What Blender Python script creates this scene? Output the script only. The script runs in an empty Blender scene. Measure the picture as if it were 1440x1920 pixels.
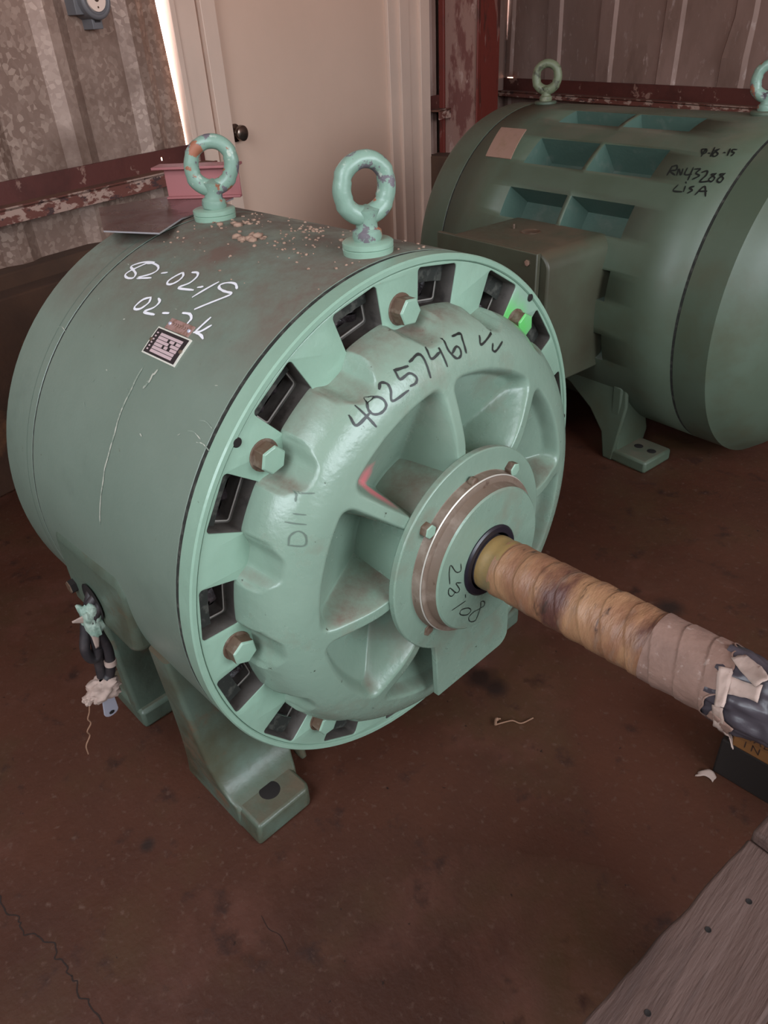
import bpy, bmesh, math, random
from mathutils import Vector, Matrix, noise
random.seed(7)
C = bpy.context.scene.collection
SC = bpy.context.scene
S = 0.42            # metres per motor radius
HZ = 0.504          # shaft height above the floor in metres


def W(p):           # motor units -> world metres
    return Vector((S * p[0], S * p[1], S * p[2] + HZ))


# ------------------------------------------------------------------ camera
CAMP = (1.66421, -1.69349, 1.63894)
CAMR = [[0.698839, 0.367228, -0.613813], [0.713482, -0.418677, 0.56183], [-0.05067, -0.830574, -0.554599]]
cam = bpy.data.cameras.new('camera')
cam.sensor_fit = 'VERTICAL'
cam.sensor_height = 36.0
cam.lens = 1390.2 / 1920 * 36.0
cam.clip_start = 0.02
cam_o = bpy.data.objects.new('camera', cam)
C.objects.link(cam_o)
m = Matrix.Identity(4)
for i in range(3):
    m[i][0] = CAMR[i][0]; m[i][1] = -CAMR[i][1]; m[i][2] = -CAMR[i][2]
m.translation = W(CAMP)
cam_o.matrix_world = m
SC.camera = cam_o

# ------------------------------------------------------------------ light
SC.view_settings.view_transform = 'Standard'
SC.view_settings.look = 'None'
SC.view_settings.gamma = 1.0
SC.view_settings.use_curve_mapping = False
SC.view_settings.exposure = -0.15
wd = bpy.data.worlds.new('daylight'); SC.world = wd; wd.use_nodes = True
nt = wd.node_tree; nt.nodes.clear()
tc = nt.nodes.new('ShaderNodeTexCoord'); sp = nt.nodes.new('ShaderNodeSeparateXYZ')
mr = nt.nodes.new('ShaderNodeMapRange'); mr.inputs[1].default_value = -0.03; mr.inputs[2].default_value = 0.06
mx = nt.nodes.new('ShaderNodeMix'); mx.data_type = 'RGBA'
mx.inputs[6].default_value = (1.05, 0.56, 0.38, 1); mx.inputs[7].default_value = (0.84, 0.92, 1.0, 1)
bg = nt.nodes.new('ShaderNodeBackground'); bg.inputs[1].default_value = 12.0
ow = nt.nodes.new('ShaderNodeOutputWorld')
nt.links.new(tc.outputs['Generated'], sp.inputs[0]); nt.links.new(sp.outputs[2], mr.inputs[0])
nt.links.new(mr.outputs[0], mx.inputs[0]); nt.links.new(mx.outputs[2], bg.inputs[0]); nt.links.new(bg.outputs[0], ow.inputs[0])


def area(name, loc, target, sx, sy, power, color, portal=False):
    l = bpy.data.lights.new(name, 'AREA'); l.shape = 'RECTANGLE'; l.size = sx; l.size_y = sy
    l.energy = power; l.color = color
    if portal: l.cycles.is_portal = True
    o = bpy.data.objects.new(name, l); C.objects.link(o)
    o.location = loc
    o.rotation_euler = (Vector(target) - Vector(loc)).to_track_quat('-Z', 'Y').to_euler()
    return o


# world portals at unseen openings, added and sized for the light they let in
RX0, RX1, RY0, RY1, RZC = -0.8, 2.2, -5.4, -3.4, 5.4
pc = W(((RX0 + RX1) / 2, (RY0 + RY1) / 2, RZC + 0.12))
area('added_roof_portal', pc, pc + Vector((0, 0, -1)), (RX1 - RX0) * S, (RY1 - RY0) * S, 1, (1, 1, 1), True)
BACK_WALL_Y, FX, DX0, DX1, DZ0, DZ = -6.5, 7.5, 0.0, 5.4, 2.5, 5.2
pc = W(((DX0 + DX1) / 2, BACK_WALL_Y - 0.12, (DZ + DZ0) / 2))
area('added_side_portal', pc, pc + Vector((0, 1, 0)), (DX1 - DX0) * S, (DZ - DZ0) * S, 1, (1, 1, 1), True)
FY0, FY1, FZ0, FZ = -2.5, 4.0, 1.6, 5.0
pc = W((FX + 0.12, (FY0 + FY1) / 2, (FZ + FZ0) / 2))
area('added_front_portal', pc, pc + Vector((-1, 0, 0)), (FY1 - FY0) * S, (FZ - FZ0) * S, 1, (1, 1, 1), True)

# ------------------------------------------------------------------ mesh helpers
ROOT = {}


class MB:
    def __init__(self, T=W):
        self.T = T; self.v = []; self.f = []

    def add(self, vs, fs, mat=0, smooth=True):
        b = len(self.v)
        self.v += [self.T(p) for p in vs]
        for f in fs:
            self.f.append((tuple(b + i for i in f), mat, smooth))

    def box(self, a, b, mat=0):
        x0, y0, z0 = [min(a[i], b[i]) for i in range(3)]; x1, y1, z1 = [max(a[i], b[i]) for i in range(3)]
        vs = [(x0, y0, z0), (x1, y0, z0), (x1, y1, z0), (x0, y1, z0), (x0, y0, z1), (x1, y0, z1), (x1, y1, z1), (x0, y1, z1)]
        self.add(vs, [(0, 3, 2, 1), (4, 5, 6, 7), (0, 1, 5, 4), (1, 2, 6, 5), (2, 3, 7, 6), (3, 0, 4, 7)], mat)

    def grid(self, fn, nu, nv, mat=0, closeu=False, skip=None):
        vs = [fn(i / nu, j / nv) for i in range(nu if closeu else nu + 1) for j in range(nv + 1)]
        fs = []
        n = nv + 1
        for i in range(nu):
            i2 = (i + 1) % nu if closeu else i + 1
            for j in range(nv):
                if skip and skip(i, j): continue
                fs.append((i * n + j, i2 * n + j, i2 * n + j + 1, i * n + j + 1))
        self.add(vs, fs, mat)

    def lathe(self, prof, n=96, mats=None, o=(0, 0, 0), ax=(1, 0, 0), cap=False, wob=None):
        """profile of (along axis, radius)"""
        ax = Vector(ax).normalized(); o = Vector(o)
        e1 = Vector((0, 1, 0)) if abs(ax.y) < 0.8 else Vector((0, 0, 1))
        e1 = (e1 - ax * e1.dot(ax)).normalized(); e2 = ax.cross(e1)
        vs = []
        for (h, r) in prof:
            for k in range(n):
                a = 2 * math.pi * k / n
                rr, hh = (r, h) if wob is None else wob(r, h, a)
                vs.append(o + ax * hh + (e1 * math.cos(a) + e2 * math.sin(a)) * rr)
        for i in range(len(prof) - 1):
            fs = [(i * n + k, i * n + (k + 1) % n, (i + 1) * n + (k + 1) % n, (i + 1) * n + k) for k in range(n)]
            self.f += [(tuple(len(self.v) + q for q in f), mats[i] if mats else 0, True) for f in fs]
        if cap:
            for i in (0, len(prof) - 1):
                f = tuple(range(i * n, i * n + n))
                self.f.append((tuple(len(self.v) + q for q in f), (mats[min(i, len(prof) - 2)] if mats else 0), True))
        self.v += [self.T(p) for p in vs]

    def tube(self, path, r, n=12, closed=False, mat=0, cap=True):
        P = [Vector(p) for p in path]; m = len(P)
        rs = r if isinstance(r, (list, tuple)) else [r] * m
        vs = []; up = None
        for i in range(m):
            a = P[i - 1] if (i > 0 or closed) else P[i]; b = P[(i + 1) % m] if (i < m - 1 or closed) else P[i]
            t = (b - a).normalized()
            if up is None:
                up = Vector((0, 0, 1)) if abs(t.z) < 0.9 else Vector((0, 1, 0))
            up = (up - t * up.dot(t)).normalized(); w = t.cross(up)
            for k in range(n):
                an = 2 * math.pi * k / n
                vs.append(P[i] + (up * math.cos(an) + w * math.sin(an)) * rs[i])
        fs = []
        for i in range(m if closed else m - 1):
            j = (i + 1) % m
            for k in range(n):
                fs.append((i * n + k, j * n + k, j * n + (k + 1) % n, i * n + (k + 1) % n))
        if cap and not closed:
            fs.append(tuple(range(n))); fs.append(tuple((m - 1) * n + k for k in range(n)))
        self.add(vs, fs, mat)

    def prism(self, poly, f0, f1, mat=0, smat=None):
        """poly = list of 2-D points, f0/f1 map a 2-D point to 3-D for the two ends"""
        n = len(poly)
        vs = [f0(p) for p in poly] + [f1(p) for p in poly]
        self.add(vs, [tuple(range(n)), tuple(range(2 * n - 1, n - 1, -1))], mat)
        self.add(vs, [(k, (k + 1) % n, n + (k + 1) % n, n + k) for k in range(n)], mat if smat is None else smat)

    def ribbon(self, pts, w, surf, mat=0):
        """flat painted stroke: 2-D points on a surface given by surf(u, v)"""
        P = [Vector(p).to_2d() for p in pts]
        Q = []
        for i in range(len(P) - 1):
            a, b = P[i], P[i + 1]; p0 = P[i - 1] if i else a * 2 - b; p3 = P[i + 2] if i + 2 < len(P) else b * 2 - a
            for k in range(6):
                t = k / 6
                Q.append(0.5 * ((2 * a) + (b - p0) * t + (2 * p0 - 5 * a + 4 * b - p3) * t * t + (3 * a - p0 - 3 * b + p3) * t ** 3))
        Q.append(P[-1])
        vs = []
        m = len(Q)
        for i in range(m):
            t = (Q[min(i + 1, m - 1)] - Q[max(i - 1, 0)])
            if t.length < 1e-9: t = Vector((1, 0))
            t.normalize(); nn = Vector((-t.y, t.x)) * (w / 2) * (0.85 + 0.3 * noise.noise(Vector((i * 0.4, P[0].x * 9, P[0].y * 7))))
            e = t * (w * 0.35 if i == m - 1 else (-w * 0.35 if i == 0 else 0))
            k = 0.6 if i in (0, m - 1) else 1
            a = Q[i] + nn * k + e; b = Q[i] - nn * k + e
            vs += [surf(a.x, a.y), surf(b.x, b.y)]
        self.add(vs, [(2 * i, 2 * i + 1, 2 * i + 3, 2 * i + 2) for i in range(m - 1)], mat)

    def build(self, name, mats, parent=None, bevel=0, seg=2, sharp=38, label=None, flip=False, recalc=True):
        base = ROOT[parent.name] if parent is not None else None
        if base is None:
            xs = [p.x for p in self.v]; ys = [p.y for p in self.v]; zs = [p.z for p in self.v]
            base = Vector(((min(xs) + max(xs)) / 2, (min(ys) + max(ys)) / 2, min(zs)))
        me = bpy.data.meshes.new(name)
        me.from_pydata([tuple(p - base) for p in self.v], [], [f[0] for f in self.f])
        for i, p in enumerate(me.polygons):
            p.material_index = self.f[i][1]; p.use_smooth = True
        for mt in (mats if isinstance(mats, (list, tuple)) else [mats]): me.materials.append(mt)
        if recalc:
            bm = bmesh.new(); bm.from_mesh(me)
            bmesh.ops.remove_doubles(bm, verts=bm.verts, dist=1e-5)
            bmesh.ops.recalc_face_normals(bm, faces=bm.faces)
            bm.to_mesh(me); bm.free()
        me.set_sharp_from_angle(angle=math.radians(sharp))
        o = bpy.data.objects.new(name, me); C.objects.link(o)
        if parent is not None:
            o.parent = parent
        else:
            o.location = base
        ROOT[o.name] = base
        if bevel:
            b = o.modifiers.new('bevel', 'BEVEL'); b.width = bevel; b.segments = seg; b.limit_method = 'ANGLE'
            b.angle_limit = math.radians(35); b.harden_normals = False
        if label: o['label'] = label
        return o


def thing(name, base, label, cat, group=None):
    o = bpy.data.objects.new(name, None); C.objects.link(o); o.location = base
    o.empty_display_size = 0.1
    ROOT[o.name] = Vector(base); o['label'] = label; o['category'] = cat
    if group: o['group'] = group
    return o


def tag(o, label, cat, group=None, kind=None):
    o['label'] = label; o['category'] = cat
    if group: o['group'] = group
    if kind: o['kind'] = kind
    return o


def structure(o, label=None):
    o['kind'] = 'structure'
    if label: o['label'] = label
    return o


# ------------------------------------------------------------------ materials
def mat(name, base, rough=0.5, metal=0.0, layers=(), bump=None, dust=None, spots=(), coat=0.0, stretch=None, rvar=0.0, spangle=None):
    """layers: (colour, scale, lo, hi[, roughness]); spots: (colour, centre, radius, softness) of a noisy-edged patch"""
    mt = bpy.data.materials.new(name); mt.use_nodes = True
    n = mt.node_tree; N = n.nodes; L = n.links
    b = N['Principled BSDF']
    b.inputs['Roughness'].default_value = rough; b.inputs['Metallic'].default_value = metal
    b.inputs['Coat Weight'].default_value = coat; b.inputs['Coat Roughness'].default_value = 0.15
    tcn = N.new('ShaderNodeTexCoord'); co = tcn.outputs['Object']
    if stretch:
        mp = N.new('ShaderNodeMapping'); mp.inputs['Scale'].default_value = stretch
        L.new(co, mp.inputs[0]); co = mp.outputs[0]
    col = None; rg = None

    def rgb(c):
        return (c[0], c[1], c[2], 1)

    def mix(fac, a, c):
        x = N.new('ShaderNodeMix'); x.data_type = 'RGBA'
        L.new(fac, x.inputs[0])
        if hasattr(a, 'links'): L.new(a, x.inputs[6])
        else: x.inputs[6].default_value = rgb(a)
        x.inputs[7].default_value = rgb(c)
        return x.outputs[2]

    def mixf(fac, a, c):
        x = N.new('ShaderNodeMix'); x.data_type = 'FLOAT'
        L.new(fac, x.inputs[0])
        if hasattr(a, 'links'): L.new(a, x.inputs[2])
        else: x.inputs[2].default_value = a
        x.inputs[3].default_value = c
        return x.outputs[0]

    col = base; rg = rough
    if spangle:
        vo = N.new('ShaderNodeTexVoronoi'); vo.inputs['Scale'].default_value = spangle[0]
        L.new(co, vo.inputs['Vector'])
        s_ = N.new('ShaderNodeSeparateColor'); L.new(vo.outputs['Color'], s_.inputs[0])
        mm = N.new('ShaderNodeMapRange'); mm.inputs[1].default_value = 0.45; mm.inputs[2].default_value = 1.0
        L.new(s_.outputs[0], mm.inputs[0])
        col = mix(mm.outputs[0], col, spangle[1])
    for ly in layers:
        nz = N.new('ShaderNodeTexNoise'); nz.inputs['Scale'].default_value = ly[1]; nz.inputs['Detail'].default_value = 6
        nz.inputs['Roughness'].default_value = 0.62
        L.new(co, nz.inputs['Vector'])
        mm = N.new('ShaderNodeMapRange'); mm.inputs[1].default_value = ly[2]; mm.inputs[2].default_value = ly[3]
        L.new(nz.outputs[0], mm.inputs[0])
        col = mix(mm.outputs[0], col, ly[0])
        if len(ly) > 4: rg = mixf(mm.outputs[0], rg, ly[4])
    if rvar:
        nz = N.new('ShaderNodeTexNoise'); nz.inputs['Scale'].default_value = 9; nz.inputs['Detail'].default_value = 5
        L.new(co, nz.inputs['Vector'])
        ad = N.new('ShaderNodeMath'); ad.operation = 'MULTIPLY_ADD'; ad.inputs[1].default_value = rvar * 2; 
        L.new(nz.outputs[0], ad.inputs[0])
        if hasattr(rg, 'links'):
            sb = N.new('ShaderNodeMath'); sb.operation = 'SUBTRACT'; L.new(rg, sb.inputs[0]); sb.inputs[1].default_value = rvar; L.new(sb.outputs[0], ad.inputs[2])
        else: ad.inputs[2].default_value = rg - rvar
        rg = ad.outputs[0]
    for sp_ in spots:
        vd = N.new('ShaderNodeVectorMath'); vd.operation = 'DISTANCE'; vd.inputs[1].default_value = sp_[1]
        nz = N.new('ShaderNodeTexNoise'); nz.inputs['Scale'].default_value = 30
        L.new(tcn.outputs['Object'], nz.inputs['Vector'])
        mpp = N.new('ShaderNodeMapping'); mpp.inputs['Scale'].default_value = (1, 1, 1)
        L.new(tcn.outputs['Object'], mpp.inputs[0]); L.new(mpp.outputs[0], vd.inputs[0])
        ad = N.new('ShaderNodeMath'); ad.operation = 'MULTIPLY_ADD'; ad.inputs[1].default_value = sp_[2] * 0.9
        L.new(nz.outputs[0], ad.inputs[0]); L.new(vd.outputs['Value'], ad.inputs[2])
        mm = N.new('ShaderNodeMapRange'); mm.inputs[1].default_value = sp_[2] * 1.45 + sp_[3]; mm.inputs[2].default_value = sp_[2] * 1.45 - sp_[3]
        L.new(ad.outputs[0], mm.inputs[0])
        col = mix(mm.outputs[0], col, sp_[0])
    if dust:
        g = N.new('ShaderNodeNewGeometry'); s_ = N.new('ShaderNodeSeparateXYZ'); L.new(g.outputs['Normal'], s_.inputs[0])
        mm = N.new('ShaderNodeMapRange'); mm.inputs[1].default_value = dust[1]; mm.inputs[2].default_value = dust[2]
        L.new(s_.outputs[2], mm.inputs[0])
        nz = N.new('ShaderNodeTexNoise'); nz.inputs['Scale'].default_value = dust[3]; nz.inputs['Detail'].default_value = 8
        nz.inputs['Roughness'].default_value = 0.7
        L.new(tcn.outputs['Object'], nz.inputs['Vector'])
        m2 = N.new('ShaderNodeMapRange'); m2.inputs[1].default_value = 0.36; m2.inputs[2].default_value = 0.62
        L.new(nz.outputs[0], m2.inputs[0])
        mu = N.new('ShaderNodeMath'); mu.operation = 'MULTIPLY'; L.new(mm.outputs[0], mu.inputs[0]); L.new(m2.outputs[0], mu.inputs[1])
        col = mix(mu.outputs[0], col, dust[0]); rg = mixf(mu.outputs[0], rg, 0.9)
    if hasattr(col, 'links'): L.new(col, b.inputs['Base Color'])
    else: b.inputs['Base Color'].default_value = rgb(col)
    if hasattr(rg, 'links'): L.new(rg, b.inputs['Roughness'])
    if bump:
        last = None
        for (sc, st, dist) in bump:
            nz = N.new('ShaderNodeTexNoise'); nz.inputs['Scale'].default_value = sc; nz.inputs['Detail'].default_value = 5
            L.new(co, nz.inputs['Vector'])
            bp = N.new('ShaderNodeBump'); bp.inputs['Strength'].default_value = st; bp.inputs['Distance'].default_value = dist
            L.new(nz.outputs[0], bp.inputs['Height'])
            if last is not None: L.new(last, bp.inputs['Normal'])
            last = bp.outputs[0]
        L.new(last, b.inputs['Normal'])
    return mt


DUST = (0.135, 0.088, 0.066)
MINT = (0.225, 0.35, 0.265)
BM = [(7, 0.5, 0.004), (45, 0.45, 0.0025), (200, 0.25, 0.0008)]


def L1(p):      # point in near-motor units -> the motor's own object coordinates
    return (S * (p[0] + .7), S * p[1], S * p[2] + HZ)


GREEN_PATCH = ((0.12, 0.48, 0.13), L1((0.02, 0.525, 0.63)), 0.042, 0.016)  # green patch with a noisy edge, mixed into the mint colours
M = {}
M['frame'] = mat('mint_green_enamel', (0.142, 0.188, 0.150), 0.34, layers=[((0.168, 0.218, 0.176), 3.0, 0.4, 0.7), ((0.115, 0.155, 0.125), 5, 0.55, 0.75), ((0.10, 0.09, 0.055), 90, 0.68, 0.76, .7)],
                 bump=[(5, 0.3, 0.004), (60, 0.2, 0.002), (260, 0.12, 0.0006)], dust=(DUST, 0.72, 0.96, 7), rvar=.06)
M['mint'] = mat('glossy_mint_paint', MINT, 0.30, layers=[((0.255, 0.39, 0.30), 4.0, 0.4, 0.7), ((0.08, 0.10, 0.07), 70, 0.70, 0.74, .7)], bump=BM, spots=[GREEN_PATCH])
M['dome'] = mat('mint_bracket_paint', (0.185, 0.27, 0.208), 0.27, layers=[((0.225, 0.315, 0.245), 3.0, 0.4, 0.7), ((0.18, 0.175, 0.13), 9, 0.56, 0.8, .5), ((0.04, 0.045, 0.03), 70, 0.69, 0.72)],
                bump=BM, dust=((0.15, 0.12, 0.09), 0.62, 0.95, 9),
                spots=[((0.85, 0.22, 0.26), L1((0.12, -0.335, 0.345)), 0.030, 0.012), GREEN_PATCH])  # pink and green patches mixed into the dome colour
M['spoke'] = mat('mint_spoke_paint', MINT, 0.28, layers=[((0.26, 0.40, 0.305), 4.0, 0.4, 0.7), ((0.30, 0.10, 0.04), 45, 0.72, 0.75, .7)], bump=BM, spots=[GREEN_PATCH])
M['liner'] = mat('dusty_grey_primer', (0.060, 0.053, 0.046), 0.7, layers=[((0.10, 0.088, 0.078), 14, 0.4, 0.7), ((0.03, 0.025, 0.022), 30, 0.55, 0.7)], bump=[(60, 0.5, 0.003)])
M['liner_edge'] = mat('chipped_pale_edge', (0.30, 0.28, 0.25), 0.6, bump=[(60, 0.5, 0.003)])
M['winding'] = mat('black_varnished_winding', (0.022, 0.016, 0.017), 0.42, layers=[((0.085, 0.062, 0.062), 26, 0.48, 0.70, .75)], bump=[(30, 0.9, 0.012), (110, 0.6, 0.004)])
M['rust'] = mat('brown_rusty_steel', (0.10, 0.058, 0.035), 0.62, layers=[((0.20, 0.16, 0.12), 40, 0.5, 0.7), ((0.05, 0.03, 0.02), 60, 0.55, 0.75)], bump=[(150, 0.4, 0.001)])
M['groove'] = mat('dusty_brown_machined_steel', (0.155, 0.11, 0.08), 0.6, layers=[((0.25, 0.20, 0.16), 25, 0.5, 0.7), ((0.07, 0.035, 0.02), 45, 0.62, 0.72)], bump=[(90, 0.3, 0.001)])
M['bare'] = mat('bare_pale_edge', (0.50, 0.48, 0.42), 0.4, 0.3)
M['seam'] = mat('dark_seam_gap', (0.018, 0.020, 0.016), 0.9, layers=[((0.06, 0.06, 0.05), 60, 0.50, 0.62)])
M['black'] = mat('black_rubber_seal', (0.012, 0.010, 0.016), 0.35)
M['eye'] = mat('chipped_mint_eye_bolt', (0.20, 0.305, 0.24), 0.34, layers=[((0.13, 0.11, 0.125), 34, 0.56, 0.585, .55), ((0.30, 0.11, 0.06), 26, 0.60, 0.62, .6), ((0.42, 0.48, 0.40), 60, 0.62, 0.68)],
               bump=[(40, 0.5, 0.003), (140, 0.3, 0.001)])
M['eye_olive'] = mat('dusty_olive_eye_bolt', (0.15, 0.17, 0.10), 0.5, layers=[((0.07, 0.07, 0.045), 40, 0.55, 0.65), ((0.25, 0.24, 0.17), 30, 0.6, 0.7)], bump=[(90, 0.4, 0.001)])
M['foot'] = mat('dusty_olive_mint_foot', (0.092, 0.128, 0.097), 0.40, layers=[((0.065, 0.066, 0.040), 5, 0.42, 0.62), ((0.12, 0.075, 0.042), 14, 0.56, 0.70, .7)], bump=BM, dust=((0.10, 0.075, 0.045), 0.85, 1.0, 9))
M['white'] = mat('white_paint_marker', (0.80, 0.80, 0.84), 0.5)
M['ink'] = mat('black_marker_ink', (0.012, 0.016, 0.014), 0.45)
M['ink_faint'] = mat('faded_marker_ink', (0.10, 0.14, 0.11), 0.5)
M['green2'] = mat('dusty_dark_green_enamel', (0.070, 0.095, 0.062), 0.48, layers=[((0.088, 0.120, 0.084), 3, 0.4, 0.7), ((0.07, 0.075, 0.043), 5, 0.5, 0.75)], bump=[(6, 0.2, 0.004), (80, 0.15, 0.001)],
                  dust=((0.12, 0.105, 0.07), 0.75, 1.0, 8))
M['box2'] = mat('dusty_olive_terminal_box', (0.075, 0.085, 0.055), 0.45, layers=[((0.06, 0.055, 0.035), 5, 0.4, 0.7)], bump=[(60, 0.2, 0.001)], dust=((0.105, 0.075, 0.042), 0.6, 0.98, 5))
M['recess2'] = mat('teal_green_recess_paint', (0.068, 0.115, 0.092), 0.3, layers=[((0.13, 0.155, 0.13), 18, 0.55, 0.8, .6)], bump=[(80, 0.4, 0.002)], dust=((0.12, 0.115, 0.09), 0.75, 1.0, 14))
M['plate2'] = mat('tarnished_brass_patch', (0.33, 0.20, 0.15), 0.5, layers=[((0.25, 0.16, 0.10), 20, 0.5, 0.7)], bump=[(60, 0.3, 0.001)])
M['paper'] = mat('stained_masking_tape_wrap', (0.215, 0.100, 0.054), 0.5, layers=[((0.31, 0.165, 0.085), 6, 0.44, 0.58), ((0.085, 0.032, 0.024), 4.2, 0.51, 0.60), ((0.22, 0.14, 0.10), 22, 0.55, 0.75), ((0.045, 0.022, 0.016), 19, 0.60, 0.68)],
                 bump=[(14, 0.7, 0.006), (50, 0.5, 0.003), (200, 0.3, 0.001)], stretch=(2.4, 0.8, 0.8))
M['paper_yellow'] = mat('yellowed_tape', (0.24, 0.155, 0.055), 0.5, layers=[((0.16, 0.12, 0.06), 12, 0.5, 0.7)], bump=[(50, 0.4, 0.003)])
M['paper_pale'] = mat('dusty_pale_tape', (0.22, 0.13, 0.10), 0.75, layers=[((0.14, 0.078, 0.058), 9, 0.45, 0.7), ((0.38, 0.29, 0.25), 60, 0.60, 0.75)], bump=[(40, 0.6, 0.004), (150, 0.4, 0.002)])
M['tape_white'] = mat('torn_white_tape', (0.40, 0.295, 0.25), 0.8, layers=[((0.28, 0.19, 0.15), 25, 0.5, 0.7)], bump=[(60, 0.5, 0.003)])
M['tape_green'] = mat('mint_stained_tape', (0.33, 0.42, 0.35), 0.55, layers=[((0.20, 0.30, 0.24), 40, 0.45, 0.6)], bump=[(70, 0.7, 0.004)])
M['plastic'] = mat('dark_purple_grey_plastic', (0.05, 0.042, 0.05), 0.38, bump=[(22, 0.5, 0.005)])
M['cable'] = mat('black_cable_insulation', (0.022, 0.018, 0.020), 0.55, layers=[((0.05, 0.04, 0.04), 30, 0.5, 0.7)], bump=[(60, 0.3, 0.002)])
M['lug'] = mat('tinned_lug_metal', (0.55, 0.56, 0.66), 0.45, 0.4)
M['plate_metal'] = mat('brownish_galvanised_plate', (0.20, 0.13, 0.125), 0.22, 0.75, layers=[((0.15, 0.06, 0.05), 8, 0.45, 0.7, .45)], bump=[(30, 0.1, 0.001)])
M['primer'] = mat('pink_red_primer', (0.30, 0.105, 0.105), 0.5, layers=[((0.24, 0.08, 0.08), 20, 0.5, 0.75)])
M['steel_edge'] = mat('bright_steel_edge', (0.6, 0.58, 0.6), 0.3, 0.6)
M['girt'] = mat('red_oxide_girt', (0.095, 0.024, 0.018), 0.55, layers=[((0.055, 0.014, 0.010), 5, 0.45, 0.7), ((0.24, 0.13, 0.10), 12, 0.63, 0.66, .7)], bump=[(60, 0.3, 0.002)])
M['girt_lip'] = mat('chipped_red_oxide_lip', (0.14, 0.045, 0.032), 0.6, layers=[((0.38, 0.25, 0.20), 17, 0.52, 0.56, .7), ((0.06, 0.03, 0.028), 23, 0.58, 0.62)], bump=[(60, 0.3, 0.002)], stretch=(1, 1, 2))
M['girt_shelf'] = mat('rusty_dusty_shelf', (0.15, 0.062, 0.035), 0.85, layers=[((0.08, 0.03, 0.02), 9, 0.45, 0.7), ((0.25, 0.12, 0.07), 6, 0.6, 0.7)], bump=[(60, 0.3, 0.002)])
M['column'] = mat('plain_red_column_paint', (0.15, 0.022, 0.014), 0.55, layers=[((0.21, 0.09, 0.07), 16, 0.60, 0.64, .8), ((0.07, 0.018, 0.012), 15, 0.54, 0.62)], bump=[(50, 0.4, 0.002)], stretch=(1, 1, 0.35))
M['galv'] = mat('spangled_galvanised_sheet', (0.225, 0.142, 0.108), 0.5, 0.2, layers=[((0.36, 0.25, 0.20), 2.5, 0.45, 0.75), ((0.14, 0.08, 0.056), 3.5, 0.5, 0.75, .6)], spangle=(75, (0.40, 0.285, 0.225)), bump=[(8, 0.15, 0.004)])
M['galv_dark'] = mat('weathered_brown_sheet', (0.26, 0.165, 0.132), 0.6, 0.2, layers=[((0.38, 0.25, 0.21), 2.5, 0.42, 0.7), ((0.15, 0.088, 0.066), 4.5, 0.5, 0.75, .7), ((0.46, 0.35, 0.31), 34, 0.60, 0.75)], bump=[(4, 0.3, 0.01)], stretch=(1, 1, 0.45))
M['curb'] = mat('brown_stained_concrete_curb', (0.085, 0.042, 0.024), 0.9, layers=[((0.05, 0.026, 0.016), 3, 0.45, 0.7), ((0.16, 0.075, 0.035), 4, 0.62, 0.7)], bump=[(30, 0.5, 0.004)])
M['door'] = mat('beige_painted_steel_door', (0.68, 0.475, 0.365), 0.42, layers=[((0.64, 0.445, 0.34), 2, 0.4, 0.7)], bump=[(300, 0.05, 0.0006)])
M['jamb'] = mat('beige_painted_door_frame', (0.68, 0.50, 0.40), 0.45, layers=[((0.62, 0.455, 0.365), 3, 0.4, 0.7)])
M['knob'] = mat('dull_bronze_knob', (0.22, 0.17, 0.14), 0.22, 0.9)
M['socket'] = mat('cream_socket_face', (0.78, 0.60, 0.50), 0.5)
M['housing'] = mat('grey_outlet_housing', (0.13, 0.125, 0.13), 0.5)
M['wood'] = mat('weathered_brown_timber', (0.080, 0.044, 0.034), 0.75, layers=[((0.115, 0.070, 0.058), 3.0, 0.45, 0.7), ((0.05, 0.026, 0.02), 5, 0.53, 0.66)], bump=[(18, 0.6, 0.004), (60, 0.6, 0.002)], stretch=(5, 0.5, 5))
M['wood_amber'] = mat('amber_pine_side', (0.20, 0.085, 0.025), 0.6, layers=[((0.09, 0.035, 0.012), 6, 0.45, 0.6)], bump=[(30, 0.3, 0.002)], stretch=(0.4, 4, 5))
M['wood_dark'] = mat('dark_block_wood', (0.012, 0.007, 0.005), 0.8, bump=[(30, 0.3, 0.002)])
M['hole'] = mat('dark_nail_hole', (0.008, 0.005, 0.004), 0.9)
M['stampink'] = mat('burnt_stamp_ink', (0.035, 0.015, 0.008), 0.8)
M['floor'] = mat('reddish_brown_concrete', (0.072, 0.024, 0.0125), 0.55, layers=[((0.046, 0.0145, 0.007), 1.1, 0.42, 0.60), ((0.120, 0.050, 0.036), 1.7, 0.52, 0.68, .40), ((0.060, 0.028, 0.012), 2.6, 0.5, 0.66), ((0.032, 0.012, 0.008), 13, 0.58, 0.70), ((0.105, 0.056, 0.040), 70, 0.58, 0.76), ((0.015, 0.006, 0.004), 38, 0.68, 0.71)],
                 bump=[(3, 0.2, 0.01), (26, 0.5, 0.003), (120, 0.4, 0.0014)], rvar=.08,
                 spots=[((0.022, 0.010, 0.007), q, r_, r_ * .5) for q, r_ in (((-0.427, 0.185, 0), 0.030), ((-0.382, 0.184, 0), 0.022), ((-0.241, 0.657, 0), 0.028), ((-0.60, -0.52, 0), 0.012))])
M['crack'] = mat('dark_floor_crack', (0.020, 0.010, 0.007), 0.95)
M['dirt'] = mat('pale_dirt_clump', (0.34, 0.22, 0.16), 0.95, layers=[((0.16, 0.10, 0.07), 60, 0.5, 0.65)])
M['leaf'] = mat('dry_brown_stem', (0.24, 0.13, 0.08), 0.8)
M['roof'] = mat('dull_roof_sheet', (0.22, 0.16, 0.14), 0.7)
M['npblack'] = mat('black_plate_border', (0.02, 0.018, 0.02), 0.35)
M['nppink'] = mat('pale_plate_field', (0.60, 0.46, 0.47), 0.4, 0.2)
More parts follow.
